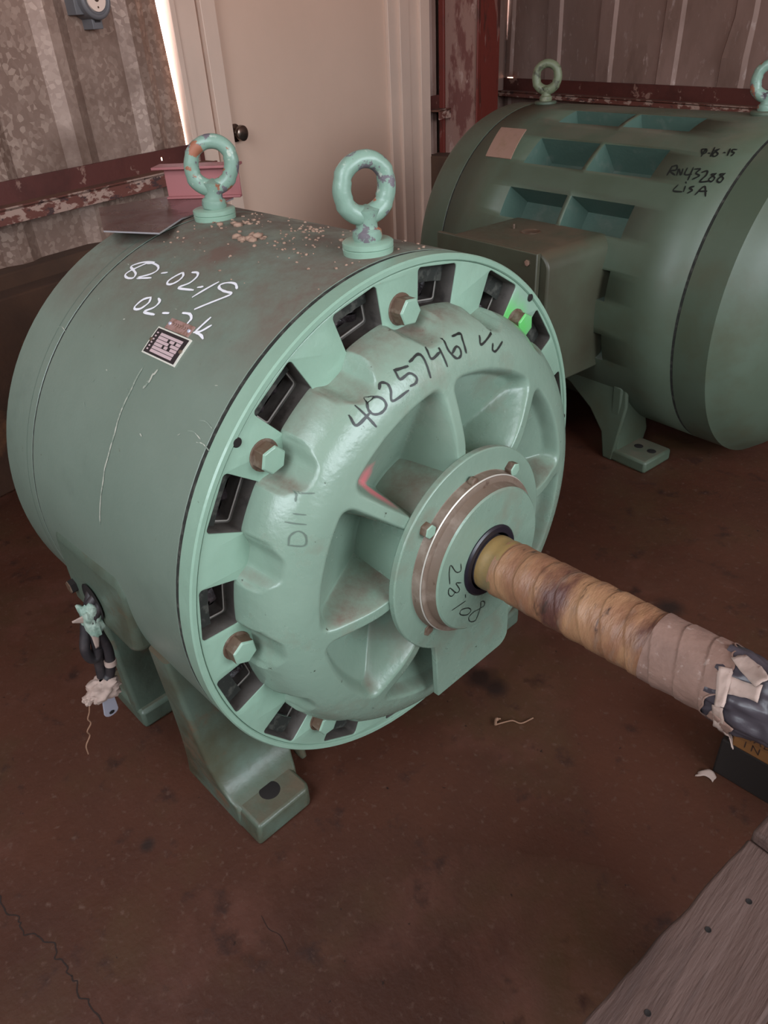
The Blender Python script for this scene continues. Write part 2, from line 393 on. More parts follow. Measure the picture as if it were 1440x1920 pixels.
M['npwhite'] = mat('cream_plate_edge', (0.62, 0.60, 0.52), 0.4)
M['npbrass'] = mat('scratched_brass_tag', (0.40, 0.25, 0.22), 0.45, 0.3, layers=[((0.28, 0.16, 0.12), 90, 0.5, 0.6)], bump=[(140, 0.4, 0.001)])
M['drip'] = mat('pale_paint_scuff', (0.42, 0.43, 0.36), 0.6, layers=[((0.2, 0.25, 0.2), 70, 0.45, 0.55)])
M['column_flake'] = mat('flaking_pink_column_paint', (0.27, 0.145, 0.115), 0.7, layers=[((0.15, 0.05, 0.04), 12, 0.50, 0.56), ((0.38, 0.24, 0.20), 20, 0.58, 0.64)], bump=[(50, 0.5, 0.003)], stretch=(1, 1, 0.35))

# handwriting strokes, traced in surface coordinates
MARK_WHITE = [[(-0.9482,111.96),(-1.007,112.87),(-1.0459,114.79),(-1.0096,115.55),(-0.9743,116.29),(-0.9673,117.41),(-0.9981,117.86),(-1.0264,117.41),(-1.0273,116.35),(-1.0053,114.56),(-0.9796,112.64)],[(-0.976,112.78),(-0.9468,112.33),(-0.9033,112.63),(-0.8825,113.63),(-0.8942,115.09),(-0.9431,117.05),(-0.8722,115.99)],[(-0.8422,114.0),(-0.8202,113.48)],[(-0.7449,112.39),(-0.7583,113.7),(-0.7667,115.24),(-0.7546,116.08),(-0.7327,115.74),(-0.7179,114.48),(-0.7208,113.1),(-0.7396,112.31)],[(-0.6982,111.45),(-0.6719,111.2),(-0.6527,112.18),(-0.6535,114.14),(-0.6806,116.09),(-0.6018,115.5)],[(-0.5926,114.52),(-0.5752,114.07)],[(-0.529,111.91),(-0.5704,116.93)],[(-0.4187,111.95),(-0.4475,111.05),(-0.4821,111.22),(-0.5057,112.22),(-0.4963,113.1),(-0.459,113.48),(-0.4182,113.45),(-0.4309,114.8),(-0.5069,119.25)],[(-0.773,120.23),(-0.8031,121.3),(-0.8144,123.27),(-0.8022,123.82),(-0.7751,123.27),(-0.7589,121.54),(-0.7678,120.46)],[(-0.7282,119.86),(-0.7074,120.46),(-0.7109,122.0),(-0.7434,123.66),(-0.6805,123.42)],[(-0.6429,122.41),(-0.6148,122.03)],[(-0.547,120.91),(-0.5117,120.63),(-0.4866,121.36),(-0.4848,122.44)],[(-0.405,119.9),(-0.4198,123.55)],[(-0.3736,121.32),(-0.3971,123.05),(-0.4228,123.73)],[(-0.4198,123.55),(-0.3836,123.74),(-0.3625,124.17)]]
MARK_BLACK = [[(-0.4149,0.6638),(-0.4084,0.6368),(-0.3577,0.6584)],[(-0.3852,0.6841),(-0.3513,0.6186)],[(-0.3286,0.6958),(-0.3489,0.6882),(-0.3563,0.6681),(-0.3451,0.6525),(-0.3195,0.6507),(-0.2981,0.6639),(-0.299,0.682),(-0.3126,0.6934),(-0.3278,0.6964)],[(-0.2976,0.713),(-0.2846,0.7252),(-0.2673,0.719),(-0.2652,0.7007),(-0.2718,0.6713),(-0.2072,0.6839)],[(-0.1776,0.7462),(-0.2248,0.7456)],[(-0.2248,0.7456),(-0.2206,0.7206),(-0.1824,0.7278),(-0.1631,0.7108),(-0.1718,0.6969),(-0.1933,0.6936)],[(-0.1635,0.7552),(-0.1153,0.7627),(-0.1104,0.6959)],[(-0.0842,0.7739),(-0.0834,0.7432),(-0.0431,0.751)],[(-0.0392,0.7723),(-0.0308,0.7069)],[(-0.0034,0.7767),(-0.0041,0.7462),(0.0171,0.7169),(0.0404,0.7181),(0.0464,0.7362),(0.0345,0.7471),(0.0074,0.7354)],[(0.0392,0.7756),(0.0774,0.7731),(0.0737,0.7556),(0.0682,0.7199)],[(0.1604,0.7428),(0.1538,0.719),(0.2442,0.7356)],[(0.2139,0.7029),(0.2034,0.6877),(0.2188,0.6785),(0.2704,0.6918)]]
MARK_CAP = [[(-0.158,0.074),(-0.158,0.045),(-0.182,0.053),(-0.21,0.098),(-0.218,0.068),(-0.215,0.021)],[(-0.157,-0.009),(-0.182,0.003),(-0.164,-0.035),(-0.182,-0.039),(-0.215,0.003),(-0.222,-0.017),(-0.206,-0.04),(-0.185,-0.033)],[(-0.133,-0.078),(-0.131,-0.092)],[(-0.131,-0.109),(-0.203,-0.105)],[(-0.163,-0.146),(-0.152,-0.136),(-0.115,-0.152),(-0.1,-0.175),(-0.122,-0.18),(-0.152,-0.161),(-0.163,-0.146)],[(-0.046,-0.197),(-0.023,-0.199),(-0.024,-0.179),(-0.043,-0.17),(-0.046,-0.197),(-0.085,-0.191),(-0.111,-0.2),(-0.103,-0.225),(-0.076,-0.24),(-0.061,-0.227),(-0.046,-0.197)]]
MARK_SIDE = [[(-0.6287,0.4898),(-0.5901,0.4837)],[(-0.6287,0.4898),(-0.6399,0.4685)],[(-0.6563,0.4349),(-0.6306,0.4276)],[(-0.6819,0.4129),(-0.6382,0.3996)],[(-0.6974,0.3461),(-0.658,0.3371),(-0.6482,0.366),(-0.6623,0.3837),(-0.6855,0.3732),(-0.6974,0.3461)]]
MARK_TWO = [[(0.1839,119.44),(0.1621,119.85),(0.1878,121.73),(0.2025,120.87),(0.1839,119.44),(0.1933,122.8)],[(0.2212,121.13),(0.2291,121.2)],[(0.2302,118.46),(0.2502,122.43)],[(0.2647,118.9),(0.2492,119.79),(0.2816,121.1),(0.2756,122.38),(0.2522,121.55),(0.2647,118.9)],[(0.3113,120.27),(0.319,120.35)],[(0.3296,118.46),(0.3463,121.41)],[(0.3697,118.45),(0.348,118.6),(0.3543,119.6),(0.3734,120.11),(0.371,121.37)],[(0.057,128.15),(0.0636,131.6)],[(0.057,128.15),(0.0842,127.63),(0.0983,129.32),(0.0653,129.97),(0.1116,131.27)],[(0.1252,131.18),(0.1134,128.89),(0.1505,131.01),(0.1387,128.72)],[(0.1619,128.23),(0.1733,130.64),(0.2131,130.37)],[(0.1977,127.77),(0.2151,132.44)],[(0.2134,128.21),(0.2461,127.99),(0.2371,129.67),(0.2677,130.52),(0.2425,132.04)],[(0.2711,129.12),(0.2961,128.41),(0.3074,130.04),(0.2958,132.59),(0.3529,131.98)],[(0.3596,129.04),(0.336,129.52),(0.3688,130.65),(0.3644,132.1),(0.3403,131.46),(0.3596,129.04)],[(0.4111,128.68),(0.3863,129.17),(0.4208,130.49),(0.4176,132.03),(0.3928,131.3),(0.4111,128.68)],[(0.1726,134.76),(0.165,136.89),(0.2226,136.87)],[(0.2244,134.9),(0.2322,136.61)],[(0.2113,133.39),(0.2161,133.66)],[(0.2769,134.52),(0.2557,135.17),(0.2819,135.96),(0.2644,136.95)],[(0.3156,137.15),(0.3413,134.06),(0.382,137.23)],[(0.3236,135.94),(0.3715,135.6)]]

# ------------------------------------------------------------------ the shed
P0 = (-4.305, 0.297); UL = (-0.18399, 0.98293); NL = (0.98293, 0.18399)
Q0 = (-5.757, 7.899); UR = (0.97148, -0.23712); NR = (-0.23712, -0.97148)
K = 1.2; ZW = -0.328


def TL(p):    # left wall frame: along the wall, out into the room, height
    return W((P0[0] + K * (UL[0] * p[0] + NL[0] * p[1]), P0[1] + K * (UL[1] * p[0] + NL[1] * p[1]), ZW + K * p[2]))


def TR(p):
    return W((Q0[0] + K * (UR[0] * p[0] + NR[0] * p[1]), Q0[1] + K * (UR[1] * p[0] + NR[1] * p[1]), ZW + K * p[2]))


GZ = (-1.2 - ZW) / K     # floor level in wall units
RZ = (5.4 - ZW) / K

fl = MB()
fl.grid(lambda u, v: (-9 + 20 * u, -11 + 22 * v, -1.2), 40, 44)
structure(fl.build('floor', M['floor']), 'reddish brown dusty concrete floor')
FLOOR = bpy.data.objects['floor']


def rib(s, centers, hw_top, hw_bot, h, z=0):
    b = 0
    for c in centers:
        d = abs(s - c)
        if d < hw_bot:
            b = max(b, h * min(1, (hw_bot - d) / (hw_bot - hw_top)))
    return b


def sheet(name, T, s0, s1, centers, holes, m, edge=None, hw=(0.035, 0.085), h=0.055, base=0, bend=None, z0=None, z1=None):
    """ribbed sheet with real small holes; breaks the grid at rib corners and hole edges"""
    xs = {s0, s1}
    for c in centers:
        for q in (c - hw[1], c - hw[0], c + hw[0], c + hw[1]):
            if s0 < q < s1: xs.add(q)
    zs = {GZ if z0 is None else z0, RZ if z1 is None else z1}
    for zz in (0.2, 0.5, 0.8, 1.05, 1.2, 1.5, 1.8, 2.2, 2.8):
        zs.add(zz)
    for (a, b, c, d) in holes:
        xs |= {a, b}; zs |= {c, d}
    k = s0
    while k < s1:
        xs.add(round(k, 3)); k += 0.11
    xs = sorted(xs); zs = sorted(z for z in zs if (GZ if z0 is None else z0) <= z <= (RZ if z1 is None else z1))
    mb = MB(T)
    vs = []
    for x in xs:
        for z in zs:
            xx = x
            if edge and abs(x - s1) < 1e-6: xx = edge(z)
            w = rib(x, centers, hw[0], hw[1], h)
            if bend: xx, w = bend(x, z, w)
            vs.append((xx, base + w, z))
    n = len(zs); fs = []
    for i in range(len(xs) - 1):
        for j in range(n - 1):
            cx = (xs[i] + xs[i + 1]) / 2; cz = (zs[j] + zs[j + 1]) / 2
            if any(a < cx < b and c < cz < d for (a, b, c, d) in holes): continue
            fs.append((i * n + j, (i + 1) * n + j, (i + 1) * n + j + 1, i * n + j + 1))
    mb.add(vs, fs)
    o = mb.build(name, m, sharp=12)
    so = o.modifiers.new('thickness', 'SOLIDIFY'); so.thickness = 0.002; so.offset = -1
    return o


HL = [(1.145, 1.168, 0.890, 0.912)]
HLS = [(1.165, 1.228, 0.872, 0.908)]
lw = sheet('wall_left', TL, -9.0, 1.41, [0.58 + 0.59 * k for k in range(-16, 2)], HLS, M['galv'], hw=(0.035, 0.12), h=0.042,
           edge=lambda z: 1.405 + 0.045 * max(0, min(1, (1.85 - z) / 0.8)))
structure(lw, 'spangled galvanised ribbed wall sheet left of the door')
lw2 = sheet('wall_left', TL, 4.55, 6.40, [4.75, 5.34, 5.93], [], M['galv_dark'])
structure(lw2, 'dark ribbed wall sheet between the door and the corner column')
HR = [(0.200, 0.218, 0.962, 0.982)]
HRS = [(0.085, 0.155, 0.945, 0.988)]


def bendr(x, z, w):
    k = math.exp(-((x - 3.05) / 0.16) ** 2) * max(0, min(1, (1.5 - z) / 0.5))
    return x - 0.10 * k, w - 0.03 * k * math.sin(z * 14) + 0.012 * math.sin(x * 3.1 + z * 2)


rw = sheet('wall_right', TR, -0.085, 11.0, [0.03, 0.80, 1.58, 2.37, 3.12, 3.9, 4.7, 5.5], HRS, M['galv_dark'], hw=(0.085, 0.115), h=0.026, bend=bendr)
structure(rw, 'brown weathered ribbed wall sheet behind the far motor')
mb = MB(TL); mb.box((1.41, -0.02, 2.55), (4.6, 0.03, RZ)); structure(mb.build('wall_left', M['galv_dark']), 'wall panel above the door')
mb = MB(); mb.box((-3.6, BACK_WALL_Y - .1, -1.2), (DX0, BACK_WALL_Y, 5.4)); mb.box((DX1, BACK_WALL_Y - .1, -1.2), (FX, BACK_WALL_Y, 5.4)); mb.box((DX0, BACK_WALL_Y - .1, DZ), (DX1, BACK_WALL_Y, 5.4)); mb.box((DX0, BACK_WALL_Y - .1, -1.2), (DX1, BACK_WALL_Y, DZ0))  # opening added high up so that low light stays out
structure(mb.build('wall_back', M['galv_dark']), 'sheet wall with a wide opening added for daylight left of the camera')
mb = MB(); mb.box((FX, BACK_WALL_Y - .1, -1.2), (FX + .1, FY0, 5.4)); mb.box((FX, FY1, -1.2), (FX + .1, 6.0, 5.4)); mb.box((FX, FY0, -1.2), (FX + .1, FY1, FZ0)); mb.box((FX, FY0, FZ), (FX + .1, FY1, 5.4))  # opening added to light the left wall and door
structure(mb.build('wall_front', M['galv_dark']), 'sheet wall behind the camera with a high opening added for daylight')
mb = MB()
mb.box((-8, BACK_WALL_Y - .1, RZC), (RX0, 9.5, RZC + .1)); mb.box((RX1, BACK_WALL_Y - .1, RZC), (FX + .1, 9.5, RZC + .1)); mb.box((RX0, BACK_WALL_Y - .1, RZC), (RX1, RY0, RZC + .1)); mb.box((RX0, RY1, RZC), (RX1, 9.5, RZC + .1))  # roof gap added for light from high on the left
structure(mb.build('ceiling', M['roof']), 'dull sheet roof with an opening added for daylight')

# concrete curb along the foot of the left wall
mb = MB(TL); mb.box((-9, -0.06, GZ), (1.5, 0.14, 0.485)); mb.box((-9, 0.13, GZ), (1.5, 0.30, 0.40)); mb.box((4.6, -0.06, GZ), (6.2, 0.3, 0.42))
structure(mb.build('baseboard_left', M['curb'], bevel=0.006), 'brown stained concrete curb under the left wall')
mb = MB(TR); mb.box((-0.1, -0.06, GZ), (11.0, 0.2, 0.45))
structure(mb.build('baseboard_right', M['curb'], bevel=0.006), 'brown stained concrete curb under the right wall')

# steel girts: back leg, shelf and upturned lip; the left one has a pin hole that lets the sun through
def girt(T, s0, s1, label, holes=(), zt=0.955, depth=0.20, leg=0.12, lip=0.085):
    base = T(((s0 + s1) / 2, 0.06, zt - leg - 0.1))
    t = thing('steel_girt', base, label, 'steel beam', 'steel girts on the walls')
    a = MB(T); n0, n1 = 0.058, 0.075
    cur = s0
    for (x0, x1, z0, z1) in holes:
        a.box((cur, n0, zt - leg), (x0, n1, zt)); a.box((x0, n0, zt - leg), (x1, n1, z0)); a.box((x0, n0, z1), (x1, n1, zt)); cur = x1
    a.box((cur, n0, zt - leg), (s1, n1, zt)); a.build('back_leg', M['girt'], t)
    b = MB(T); b.box((s0, n0, zt - leg - 0.015), (s1, depth, zt - leg)); b.build('shelf', M['girt_shelf'], t, bevel=0.001, label='dusty rust-brown shelf')
    c = MB(T); c.box((s0, depth - 0.016, zt - leg - lip), (s1, depth, zt - leg + 0.004)); c.build('lip', M['girt_lip'], t, bevel=0.001, label='front lip with chipped pale paint')
    return t


girt(TL, -9, 1.545, 'red steel girt with chipped lip along the left wall', holes=HL)
girt(TL, 4.62, 5.3, 'short dark red girt between the door and the corner column')
girt(TR, -0.1, 11, 'dark red girt along the right wall above the far motor', holes=HR, zt=0.985, lip=0.05)

# white closure strip at the sheet end and the door frame
mb = MB(TL); mb.box((1.462, 0.0, GZ), (1.505, 0.075, 2.6)); structure(mb.build('trim_1', M['jamb'], bevel=0.001), 'pale edge strip of the door opening')
mb = MB(TL); mb.box((1.505, -0.02, GZ), (1.70, 0.06, 2.6)); mb.box((1.725, -0.02, GZ), (1.86, 0.085, 2.6)); mb.box((1.70, -0.02, GZ), (1.725, 0.02, 2.6))
mb.box((1.505, -0.02, 2.42), (4.6, 0.08, 2.6))
mb.box((3.985, -0.02, GZ), (4.13, 0.055, 2.6)); mb.box((4.13, -0.02, GZ), (4.28, 0.085, 2.6)); mb.box((4.29, -0.02, GZ), (4.45, 0.07, 2.6)); mb.box((4.45, -0.02, GZ), (4.61, 0.10, 2.6))
structure(mb.build('trim_2', M['jamb'], bevel=0.0015), 'beige stepped steel door frame')
t = thing('door_1', TL((2.9, 0.0, GZ)), 'plain beige painted steel door with a dark round knob', 'door'); t['kind'] = 'structure'
mb = MB(TL); mb.box((1.862, -0.03, GZ + 0.01), (3.983, 0.022, 2.41)); mb.build('door_slab', M['door'], t, bevel=0.001)
mb = MB(TL); o = (1.93, 0.02, 0.965)
mb.lathe([(0, 0.0), (0, 0.062), (0.012, 0.062), (0.02, 0.03), (0.045, 0.024), (0.052, 0.045), (0.072, 0.056), (0.095, 0.053), (0.105, 0.035), (0.107, 0.0)], 32, o=o, ax=(0, 1, 0))
mb.build('door_knob', M['knob'], t)

# corner column (built-up box) with flaking face
mb = MB(TL)
mb.box((4.85, 0.075, GZ), (5.28, 0.50, RZ))
col_t = thing('steel_column', TL((5.06, 0.28, GZ)), 'red steel corner column with one pale flaking face', 'column')
mb.build('column_shaft', M['column'], col_t, bevel=0.003)
mb = MB(TL); mb.box((4.838, 0.13, GZ), (4.852, 0.495, RZ)); mb.build('side_plate', M['column_flake'], col_t, bevel=0.003, label='side face with flaking pink paint')
for a_, b_ in ((0.07, 0.13), (0.495, 0.512)):
    mb = MB(TL); mb.box((4.815, a_, GZ), (4.86, b_, RZ)); mb.build('corner_bead', M['column'], col_t, bevel=0.003)

# twist-lock outlet high on the left wall
t = thing('power_outlet', TL((0.85, 0.06, 1.66)), 'round cream twist-lock outlet in a grey housing on the left wall', 'outlet')
oc = (0.852, 0.0, 1.815)
mb = MB(TL)
mb.lathe([(0.0, 0.0), (0.0, 0.105), (0.13, 0.105), (0.14, 0.094), (0.14, 0.080), (0.128, 0.078), (0.128, 0.0)], 40, o=oc, ax=(0, 1, 0))
mb.box((0.815, 0.0, 1.665), (0.888, 0.10, 1.75)); mb.box((0.725, 0.0, 1.74), (0.80, 0.09, 1.90))
mb.build('housing', M['housing'], t, bevel=0.002)
mb = MB(TL)
mb.lathe([(0.125, 0.0), (0.125, 0.066), (0.137, 0.064), (0.138, 0.0)], 40, o=oc, ax=(0, 1, 0)); mb.build('socket_face', M['socket'], t)
mb = MB(TL)
mb.lathe([(0.137, 0.0), (0.137, 0.017), (0.140, 0.015), (0.1405, 0.0)], 20, o=oc, ax=(0, 1, 0))
for a in (30, 150, 270):
    c = (oc[0] + 0.042 * math.cos(math.radians(a)), 0, oc[2] + 0.042 * math.sin(math.radians(a)))
    mb.lathe([(0.137, 0.0), (0.137, 0.006), (0.1398, 0.005), (0.14, 0.0)], 10, o=c, ax=(0, 1, 0))
mb.build('socket_slots', M['knob'], t)
mb = MB(TL); mb.box((0.832, 0.098, 1.70), (0.872, 0.104, 1.725)); mb.build('latch', M['npblack'], t)


# ------------------------------------------------------------------ motor pieces
def sst(a, b, x):
    t = min(1, max(0, (x - a) / (b - a))); return t * t * (3 - 2 * t)


def dome_foot(th):
    ph = ((th - 25.4 + 11.25) % 22.5) - 11.25
    return .838 - .040 * math.exp(-(ph / 4.3) ** 4)


def dome_x(r, th):
    d = .838 - r
    q = min(max(d, 0) / .16, 1)
    hs = .185 * math.sqrt(max(0, 1 - (1 - q) ** 2)) + .062 * sst(.08, .42, d)
    if dome_foot(th) < .836: hs *= sst(0, .028, dome_foot(th) - r)
    de = ((th - 3.5) % 45) - 22.5
    da = r * math.sin(math.radians(22.5 - abs(de))) - .018
    b = .662 - r; k = .05; h = max(k - abs(da - b), 0) / k
    sd = min(da, b) - h * h * k * .25
    mm = sst(0, .042, sd)
    xp = .15 * min(1, max(0, (r - .34) / .30))
    return hs + (xp - hs) * mm


def cyl(x, deg, r):
    a = math.radians(deg); return (x, r * math.cos(a), r * math.sin(a))


def hexbolt(mb, o, ax, r, h, rot=0.3, washer=0.0):
    ax = Vector(ax).normalized(); o = Vector(o)
    e1 = Vector((0, 1, 0)) if abs(ax.y) < .8 else Vector((0, 0, 1)); e1 = (e1 - ax * e1.dot(ax)).normalized(); e2 = ax.cross(e1)
    if washer:
        mb.lathe([(0, 0), (0, r * 1.12), (washer, r * 1.12), (washer, 0)], 24, mats=[0, 0, 0], o=o, ax=ax)
    vs = []
    for (hh, rr) in ((0, r), (h * .9, r), (h, r * .88), (h * 1.02, r * .5)):
        for k in range(6):
            a = rot + k * math.pi / 3; vs.append(o + ax * hh + (e1 * math.cos(a) + e2 * math.sin(a)) * rr)
    for l in range(3):
        mb.add(vs, [], 0)if False else None
    fs0 = [(k, (k + 1) % 6, 6 + (k + 1) % 6, 6 + k) for k in range(6)]
    fs1 = [(6 + k, 6 + (k + 1) % 6, 12 + (k + 1) % 6, 12 + k) for k in range(6)] + [(12 + k, 12 + (k + 1) % 6, 18 + (k + 1) % 6, 18 + k) for k in range(6)] + [tuple(range(18, 24))]
    b = len(mb.v)
    mb.v += [mb.T(p) for p in vs]
    mb.f += [(tuple(b + i for i in f), 0, True) for f in fs0] + [(tuple(b + i for i in f), 1, True) for f in fs1]


def eye_bolt(T, o, az, parent, m, mw, R=0.078, rt=0.027, lean=0.0):
    """ring, shouldered neck and two washers; az = heading of the ring's axis"""
    o = Vector(o); a = math.radians(az); nrm = Vector((math.cos(a), math.sin(a), 0)); side = Vector((-math.sin(a), math.cos(a), 0))
    up = (Vector((0, 0, 1)) + side * lean).normalized()
    c = o + up * (0.055 + 0.055 + R)
    mb = MB(T)
    ring = []
    n = 48
    mm = 16
    vs = []
    for i in range(n):
        t = 2 * math.pi * i / n
        d = side * math.sin(t) + up * math.cos(t)
        ctr = c + d * R * (1.06 if abs(math.cos(t)) > .5 else 1.0)
        rr = rt * (1.0 + 0.16 * (1 - math.cos(t)) / 2)
        for k in range(mm):
            u = 2 * math.pi * k / mm
            w = 1 + 0.05 * noise.noise(Vector((d.x * 3 + k * .3, d.y * 3, d.z * 3 + i * .2)))
            vs.append(ctr + (d * math.cos(u) + nrm * math.sin(u) * 1.08) * rr * w)
    mb.add(vs, [(i * mm + k, ((i + 1) % n) * mm + k, ((i + 1) % n) * mm + (k + 1) % mm, i * mm + (k + 1) % mm) for i in range(n) for k in range(mm)])
    ob = mb.build('eye_bolt', m, parent, sharp=60)
    nk = MB(T)
    nk.lathe([(0.030, 0.0), (0.030, 0.045), (0.042, 0.049), (0.060, 0.047), (0.068, 0.036), (0.085, 0.034), (0.105, 0.040), (0.125, 0.046), (0.14, 0.0)], 32, o=o, ax=up)
    nk.build('neck', m, ob)
    ws = MB(T)
    ws.lathe([(-0.012, 0.0), (-0.012, 0.082), (0.006, 0.084), (0.009, 0.080), (0.012, 0.084), (0.026, 0.084), (0.030, 0.078), (0.030, 0.0)], 40, o=o, ax=(0, 0, 1))
    ws.build('washer', mw, ob)
    return ob


# ================================================================== near motor
m1 = thing('electric_motor', W((-0.7, 0, -1.2)), 'large mint green electric motor in front, shaft wrapped in stained tape', 'electric motor')
XR = -1.142
sh = MB()
sh.lathe([(XR + .005, .93), (XR + .005, .998), (XR + .007, 1.0), (-1.0, 1.0), (-.7, 1.0), (-.4, 1.0), (-.084, 1.0), (-.082, .998), (-.082, .93)], 192)
frame = sh.build('stator_frame', M['frame'], m1, sharp=25)
for q in (-.073, XR):
    sg = MB(); sg.lathe([(q - .010, .9), (q - .010, .9985), (q + .010, .9985), (q + .010, .9)], 128); sg.build('joint_gap', M['seam'], m1)
rb = MB()
rb.lathe([(XR - .005, .93), (XR - .005, .998), (XR - .007, 1.0), (-1.405, 1.0), (-1.43, .975), (-1.455, .93), (-1.50, .82), (-1.66, .70), (-1.74, .40), (-1.76, .0)], 128)
rb.build('rear_bracket', M['frame'], m1, sharp=35)
gl = MB()
for a0 in range(100, 190, 6):
    pass
gl.lathe([(-1.197, 1.0004), (-1.1955, 1.0009), (-1.194, 1.0004)], 160); gl.build('paint_line', M['ink_faint'], m1)

# front bracket: rim, spoke plate with 16 vents, dome with eight pockets
rim = MB()
rim.lathe([(-.066, .90), (-.066, .998), (-.064, 1.0), (-.004, 1.0), (0.002, .995), (.002, .980), (-.004, .976), (-.05, .976)], 192)
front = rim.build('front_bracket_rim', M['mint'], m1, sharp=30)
VENTS = [14.2 + 22.5 * k for k in range(16)]


def vent_plate(x0, depth, slot_fn, ri, ro, name, bev, mats, wallmat):
    cu = bpy.data.curves.new('tmp', 'CURVE'); cu.dimensions = '2D'; cu.fill_mode = 'BOTH'
    cu.extrude = depth / 2 * S; cu.bevel_depth = bev * S; cu.bevel_resolution = 1; cu.offset = -bev * S if bev else 0

    def poly(pts):
        s = cu.splines.new('POLY'); s.points.add(len(pts) - 1)
        for p, q in zip(s.points, pts): p.co = (q[0] * S, q[1] * S, 0, 1)
        s.use_cyclic_u = True
    n = 256
    poly([(ro * math.cos(2 * math.pi * k / n), ro * math.sin(2 * math.pi * k / n)) for k in range(n)])
    poly([(ri * math.cos(2 * math.pi * k / n), ri * math.sin(2 * math.pi * k / n)) for k in range(n)])
    for c in VENTS: poly(slot_fn(c))
    ob = bpy.data.objects.new('tmp', cu); C.objects.link(ob)
    dg = bpy.context.evaluated_depsgraph_get(); me = bpy.data.meshes.new_from_object(ob.evaluated_get(dg))
    bpy.data.objects.remove(ob); bpy.data.curves.remove(cu)
    mb = MB(lambda p: p)
    off = x0 * S - depth / 2 * S
    vs = [Vector((off + v.co.z, v.co.x, v.co.y)) + Vector((0, 0, HZ)) for v in me.vertices]
    for p in me.polygons:
        n_ = p.normal
        c = p.center; r = math.hypot(c.x, c.y) / S
        wall = abs(n_.z) < 0.3 and ri + .01 < r < ro - .006
        mb.f.append((tuple(len(mb.v) + i for i in p.vertices), wallmat if wall else 0, True))
    mb.v += vs
    bpy.data.meshes.remove(me)
    return mb.build(name, mats, m1, sharp=30)


def slot(c, r0=.826, r1=.9665, hw=5.65, rad=.014, n=5, taper=0.0, sh=0.0):
    pts = []
    h0 = hw + taper; h1 = hw - taper * .3
    for (r, a, qr, qa) in ((r0, -h0, 1, 1), (r1, -h1, -1, 1), (r1, h1, -1, -1), (r0, h0, 1, -1)):
        ca = a + qa * math.degrees(rad / r); cr = r + qr * rad
        for k in range(n + 1):
            t = k / n * math.pi / 2
            if (qr, qa) == (1, 1): dr, da = -math.cos(t + 0) * 1, -math.sin(t)
            if (qr, qa) == (1, 1): pass
            elif (qr, qa) == (-1, 1): ang = math.pi / 2 * k / n; dr, da = math.sin(ang), -math.cos(ang)
            elif (qr, qa) == (-1, -1): ang = math.pi / 2 * k / n; dr, da = math.cos(ang), math.sin(ang)
            else: ang = math.pi / 2 * k / n; dr, da = -math.sin(ang), math.cos(ang)
            rr = cr + dr * rad; aa = math.radians(c + sh + ca + math.degrees(da * rad / r))
            pts.append((rr * math.cos(aa), rr * math.sin(aa)))
    return pts


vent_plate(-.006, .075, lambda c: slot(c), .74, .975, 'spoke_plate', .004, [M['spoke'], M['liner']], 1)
vent_plate(-.082, .055, lambda c: slot(c, .836, .958, 5.15, .010), .74, .972, 'vent_liner', 0, [M['liner'], M['liner']], 1)
for c in VENTS:
    le = MB(); le.tube([(-.081, p[0], p[1]) for p in slot(c, .836, .958, 5.15, .010)], .0026, 6, closed=True); le.build('vent_edge', M['liner_edge'], m1)
# groove line between rim and spokes
# end windings behind the vents
ew = MB()


def wfn(u, v):
    a = 2 * math.pi * u; t = 2 * math.pi * v
    n = noise.fractal(Vector((math.cos(a) * 9, math.sin(a) * 9, t * .9)), 1.0, 2.0, 4)
    n2 = 0.012 * math.cos(a * 72)
    r = .095 + .024 * n + n2 * max(0, math.cos(t))
    return (-.222 + r * math.cos(t) * 1.0, (.860 + r * .95 * math.sin(t)) * math.cos(a), (.860 + r * .95 * math.sin(t)) * math.sin(a))


ew.grid(wfn, 720, 28, closeu=True)
ew.build('stator_winding', M['winding'], m1, sharp=80)

dm = MB()
NR_, NT = 84, 720


def dfn(u, v):
    th = 360 * u; rf = dome_foot(th); ri = .318
    q = v ** 0.8
    r = ri + (rf - ri) * q
    x = dome_x(r, th) if v < 1 else -.01
    return (x, r * math.cos(math.radians(th)), r * math.sin(math.radians(th)))


dm.grid(dfn, NT, NR_, closeu=True)
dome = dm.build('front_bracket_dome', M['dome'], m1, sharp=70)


def dsurf(y, z):
    r = math.hypot(y, z); th = math.degrees(math.atan2(z, y)); return (dome_x(r, th) + .0022, y, z)


# hub: barrel, flange with the drop plate, cap, seal
hb = MB()
hb.lathe([(-.02, .33), (.25, .33)], 96)
hb.build('hub_barrel', M['dome'], m1)
hf = MB()
N_ = 128
HX0, HX1 = .246, .274
pl = []
a = math.radians(-113)
y0 = -.200; zb = -.618; y1 = .252
aa0 = math.atan2(-math.sqrt(.16 - y0 * y0), y0); aa1 = math.atan2(-math.sqrt(.16 - y1 * y1), y1)
aa0 += 2 * math.pi
for k in range(N_ + 1):
    t = aa1 + (aa0 - aa1) * k / N_; pl.append((.4 * math.cos(t), .4 * math.sin(t)))
pl += [(y0 + .004, -.40), (y0 + .012, zb)]
for k in range(7):
    t = -math.pi / 2 + math.pi / 2 * k / 6; pl.append((y1 - .06 + .06 * math.cos(t), zb + .06 + .06 * math.sin(t)))
hf.prism(pl, lambda p: (HX0, p[0], p[1]), lambda p: (HX1, p[0], p[1]))
flange = hf.build('hub_flange', M['dome'], m1, bevel=0.002, sharp=30)
cp = MB()
prof = [(HX1 - .002, .318), (HX1 + .002, .314), (.303, .310), (.306, .310), (.309, .306), (.313, .306), (.316, .300), (.316, .285), (.345, .279), (.352, .279), (.358, .273), (.358, .150), (.357, .13), (.34, .128)]
cp.lathe(prof, 128, mats=[1, 1, 1, 2, 1, 1, 1, 1, 1, 0, 0, 0, 0])
